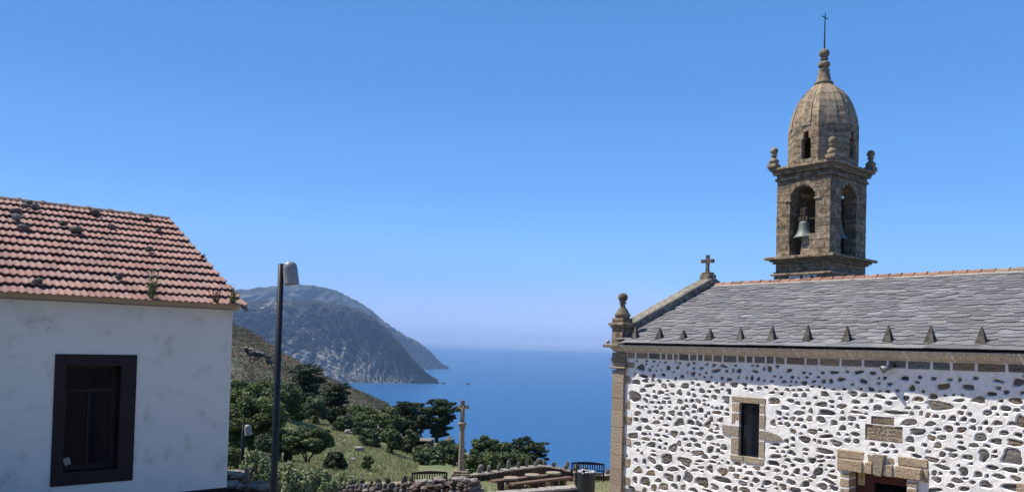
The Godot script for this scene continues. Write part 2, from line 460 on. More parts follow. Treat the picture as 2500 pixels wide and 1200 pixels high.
	var heath := func(s_: float, t: float, gl: float, nn: FastNoiseLite) -> Color:
		var k := nn.get_noise_2d(s_ * 40.0, t * 26.0) + nn.get_noise_2d(s_ * 9.0 + 4.0, t * 5.0) * 0.8
		return Color(0.1, 0.125, 0.075).lerp(Color(0.2, 0.17, 0.14), clampf(0.4 + k * 0.9, 0.0, 1.0))
	hill("headland", [Vector3(-2241.288, 303.785, -4700.000), Vector3(-1839.631, 262.814, -4700.000), Vector3(-1604.852, 278.602, -4700.000), Vector3(-1347.080, 311.516, -4700.000), Vector3(-1206.126, 320.051, -4700.000), Vector3(-1045.074, 299.875, -4720.000), Vector3(-929.250, 252.119, -4740.000), Vector3(-834.373, 198.148, -4750.000), Vector3(-736.931, 122.292, -4750.000), Vector3(-641.344, 60.867, -4760.000), Vector3(-556.798, 20.303, -4760.000), Vector3(-483.897, -30.074, -4760.000), Vector3(-409.909, -104.070, -4755.000), Vector3(-361.009, -138.225, -4750.000)], [Vector3(-2032.677, -184.120, -4300.000), Vector3(-1361.646, -167.483, -4350.000), Vector3(-766.029, -146.867, -4420.000), Vector3(-532.846, -140.601, -4500.000), Vector3(-350.033, -141.268, -4700.000)], 180, 60, 90.0, 0.35, 21, distant, M.cliff, -150.0, 900.0)
	hill("headland", [Vector3(-1482.064, 138.308, -3400.000), Vector3(-1312.175, 146.317, -3400.000), Vector3(-1169.235, 149.119, -3380.000), Vector3(-1028.295, 163.653, -3360.000), Vector3(-888.527, 166.300, -3340.000), Vector3(-762.016, 157.524, -3300.000), Vector3(-652.415, 141.508, -3250.000), Vector3(-561.301, 107.867, -3200.000), Vector3(-480.003, 54.534, -3150.000), Vector3(-413.679, -3.706, -3080.000), Vector3(-366.450, -50.866, -3020.000), Vector3(-316.021, -98.213, -2985.000), Vector3(-257.361, -141.659, -2960.000)], [Vector3(-1274.252, -169.419, -2700.000), Vector3(-886.343, -161.438, -2750.000), Vector3(-553.238, -154.938, -2800.000), Vector3(-420.962, -152.443, -2850.000), Vector3(-339.256, -148.848, -2880.000), Vector3(-253.461, -144.041, -2950.000)], 340, 150, 95.0, 0.5, 5, rocky, M.cliff, -150.0, 700.0)
	hill("hillside", [Vector3(-282.528, 59.649, -260.000), Vector3(-229.317, 55.251, -275.000), Vector3(-181.785, 46.372, -288.000), Vector3(-143.381, 27.664, -300.000), Vector3(-127.540, 17.166, -310.000), Vector3(-117.673, 9.681, -322.000), Vector3(-113.021, 5.832, -330.000), Vector3(-106.941, 1.673, -340.000), Vector3(-98.538, -6.828, -360.000), Vector3(-86.914, -17.957, -390.000), Vector3(-74.796, -24.972, -410.000), Vector3(-64.303, -32.236, -430.000), Vector3(-56.258, -43.052, -445.000), Vector3(-49.861, -61.059, -452.000)], [Vector3(-91.012, -5.861, -85.000), Vector3(-78.005, -6.620, -95.000), Vector3(-67.112, -7.590, -108.000), Vector3(-56.587, -8.725, -120.000), Vector3(-52.677, -9.736, -128.000), Vector3(-48.802, -10.759, -135.000), Vector3(-45.013, -11.355, -140.000), Vector3(-42.271, -12.004, -145.000), Vector3(-37.956, -12.849, -148.000), Vector3(-32.462, -13.607, -150.000), Vector3(-26.517, -16.185, -155.000), Vector3(-21.731, -18.544, -160.000), Vector3(-18.487, -22.572, -164.000)], 190, 70, 5.0, 0.15, 11, heath, M.hill, -150.0, 260.0)
	# low scrub all over the spur
	var r2 := RandomNumberGenerator.new(); r2.seed = 77
	var tuft := leaf_mesh(r2, [[Vector3(0, 0.35, 0), 0.7, Vector3(1.2, 0.6, 1.2)]], 40, 0.15, [Color(0.13, 0.15, 0.085), Color(0.2, 0.17, 0.13), Color(0.11, 0.135, 0.07)])
	var crest := [Vector3(-127.540, 17.166, -310.000), Vector3(-113.021, 5.832, -330.000), Vector3(-106.941, 1.673, -340.000), Vector3(-98.538, -6.828, -360.000), Vector3(-86.914, -17.957, -390.000), Vector3(-74.796, -24.972, -410.000), Vector3(-64.303, -32.236, -430.000)]
	var foot := [Vector3(-52.677, -9.736, -128.000), Vector3(-45.013, -11.355, -140.000), Vector3(-42.271, -12.004, -145.000), Vector3(-37.956, -12.849, -148.000), Vector3(-32.462, -13.607, -150.000), Vector3(-26.517, -16.185, -155.000), Vector3(-22.258, -17.941, -158.000)]
	var mm := MultiMesh.new(); mm.transform_format = MultiMesh.TRANSFORM_3D; mm.use_colors = true; mm.mesh = tuft
	mm.instance_count = 9000
	for k in mm.instance_count:
		var s2 := r2.randf(); var t2 := sqrt(r2.randf())
		var p := along(foot, s2).lerp(along(crest, s2), t2)
		p.y = lerpf(along(foot, s2).y, along(crest, s2).y, pow(t2, 1.0 - 0.15 * 0.45)) + r2.randf_range(-0.5, 0.6)
		var sc := 0.35 + 0.95 * pow(r2.randf(), 2.5)
		mm.set_instance_transform(k, Transform3D(Basis(Vector3.UP, r2.randf() * TAU).scaled(Vector3(sc * 1.3, sc, sc * 1.3)), p))
		var pn := n.get_noise_2d(p.x * 0.25, p.z * 0.12)
		var w := r2.randf_range(0.85, 1.15) * (1.0 + pn * 0.7)
		mm.set_instance_color(k, Color(w * (1.05 + pn * 0.6), w, w))
	var sm := MultiMeshInstance3D.new(); sm.name = "scrub"; sm.multimesh = mm; sm.material_override = M.leaf
	add_child(sm, true)
	sm.set_meta("kind", "stuff"); tag(sm, "low brown and green scrub covering the valley hillside", "scrub")

# leaves spread over clumps; each clump is [centre, radius, stretch]
func leaf_mesh(r: RandomNumberGenerator, clumps: Array, n: int, size: float, palette: Array, shell := 0.48) -> ArrayMesh:
	var pos := PackedVector3Array(); var nor := PackedVector3Array(); var cols := PackedColorArray()
	var weights := PackedFloat32Array(); var sum := 0.0
	for b in clumps:
		sum += b[1] * b[1]; weights.append(sum)
	for i in n:
		var pick := r.randf() * sum
		var k := weights.bsearch(pick)
		var b: Array = clumps[mini(k, clumps.size() - 1)]
		var dir := Vector3(r.randfn(), r.randfn(), r.randfn()).normalized()
		var p: Vector3 = b[0] + dir * b[1] * lerpf(shell, 1.06, sqrt(r.randf())) * b[2]
		var t1 := Vector3(r.randfn(), r.randfn() * 0.6, r.randfn()).normalized()
		var up := (dir + Vector3(r.randfn(), r.randfn() + 0.5, r.randfn()) * 0.45).normalized()
		var t2 := up.cross(t1).normalized()
		if t1.cross(t2).dot(dir) < 0.0: t2 = -t2
		var s := size * r.randf_range(0.6, 1.35)
		var nn := t1.cross(t2)
		var c: Color = palette[(hash(b[0]) + (r.randi() % 2)) % palette.size()] * r.randf_range(0.7, 1.25) * (0.78 + 0.44 * (absi(hash(b[0])) % 97) / 96.0)
		c.a = 1.0
		var q := [p - t1 * s, p + t2 * s * 0.55, p + t1 * s, p - t2 * s * 0.55]
		for e in [0, 1, 2, 0, 2, 3]:
			pos.append(q[e]); nor.append(nn); cols.append(c)
	var arr := []
	arr.resize(Mesh.ARRAY_MAX)
	arr[Mesh.ARRAY_VERTEX] = pos; arr[Mesh.ARRAY_NORMAL] = nor; arr[Mesh.ARRAY_COLOR] = cols
	var m := ArrayMesh.new()
	m.add_surface_from_arrays(Mesh.PRIMITIVE_TRIANGLES, arr)
	return m

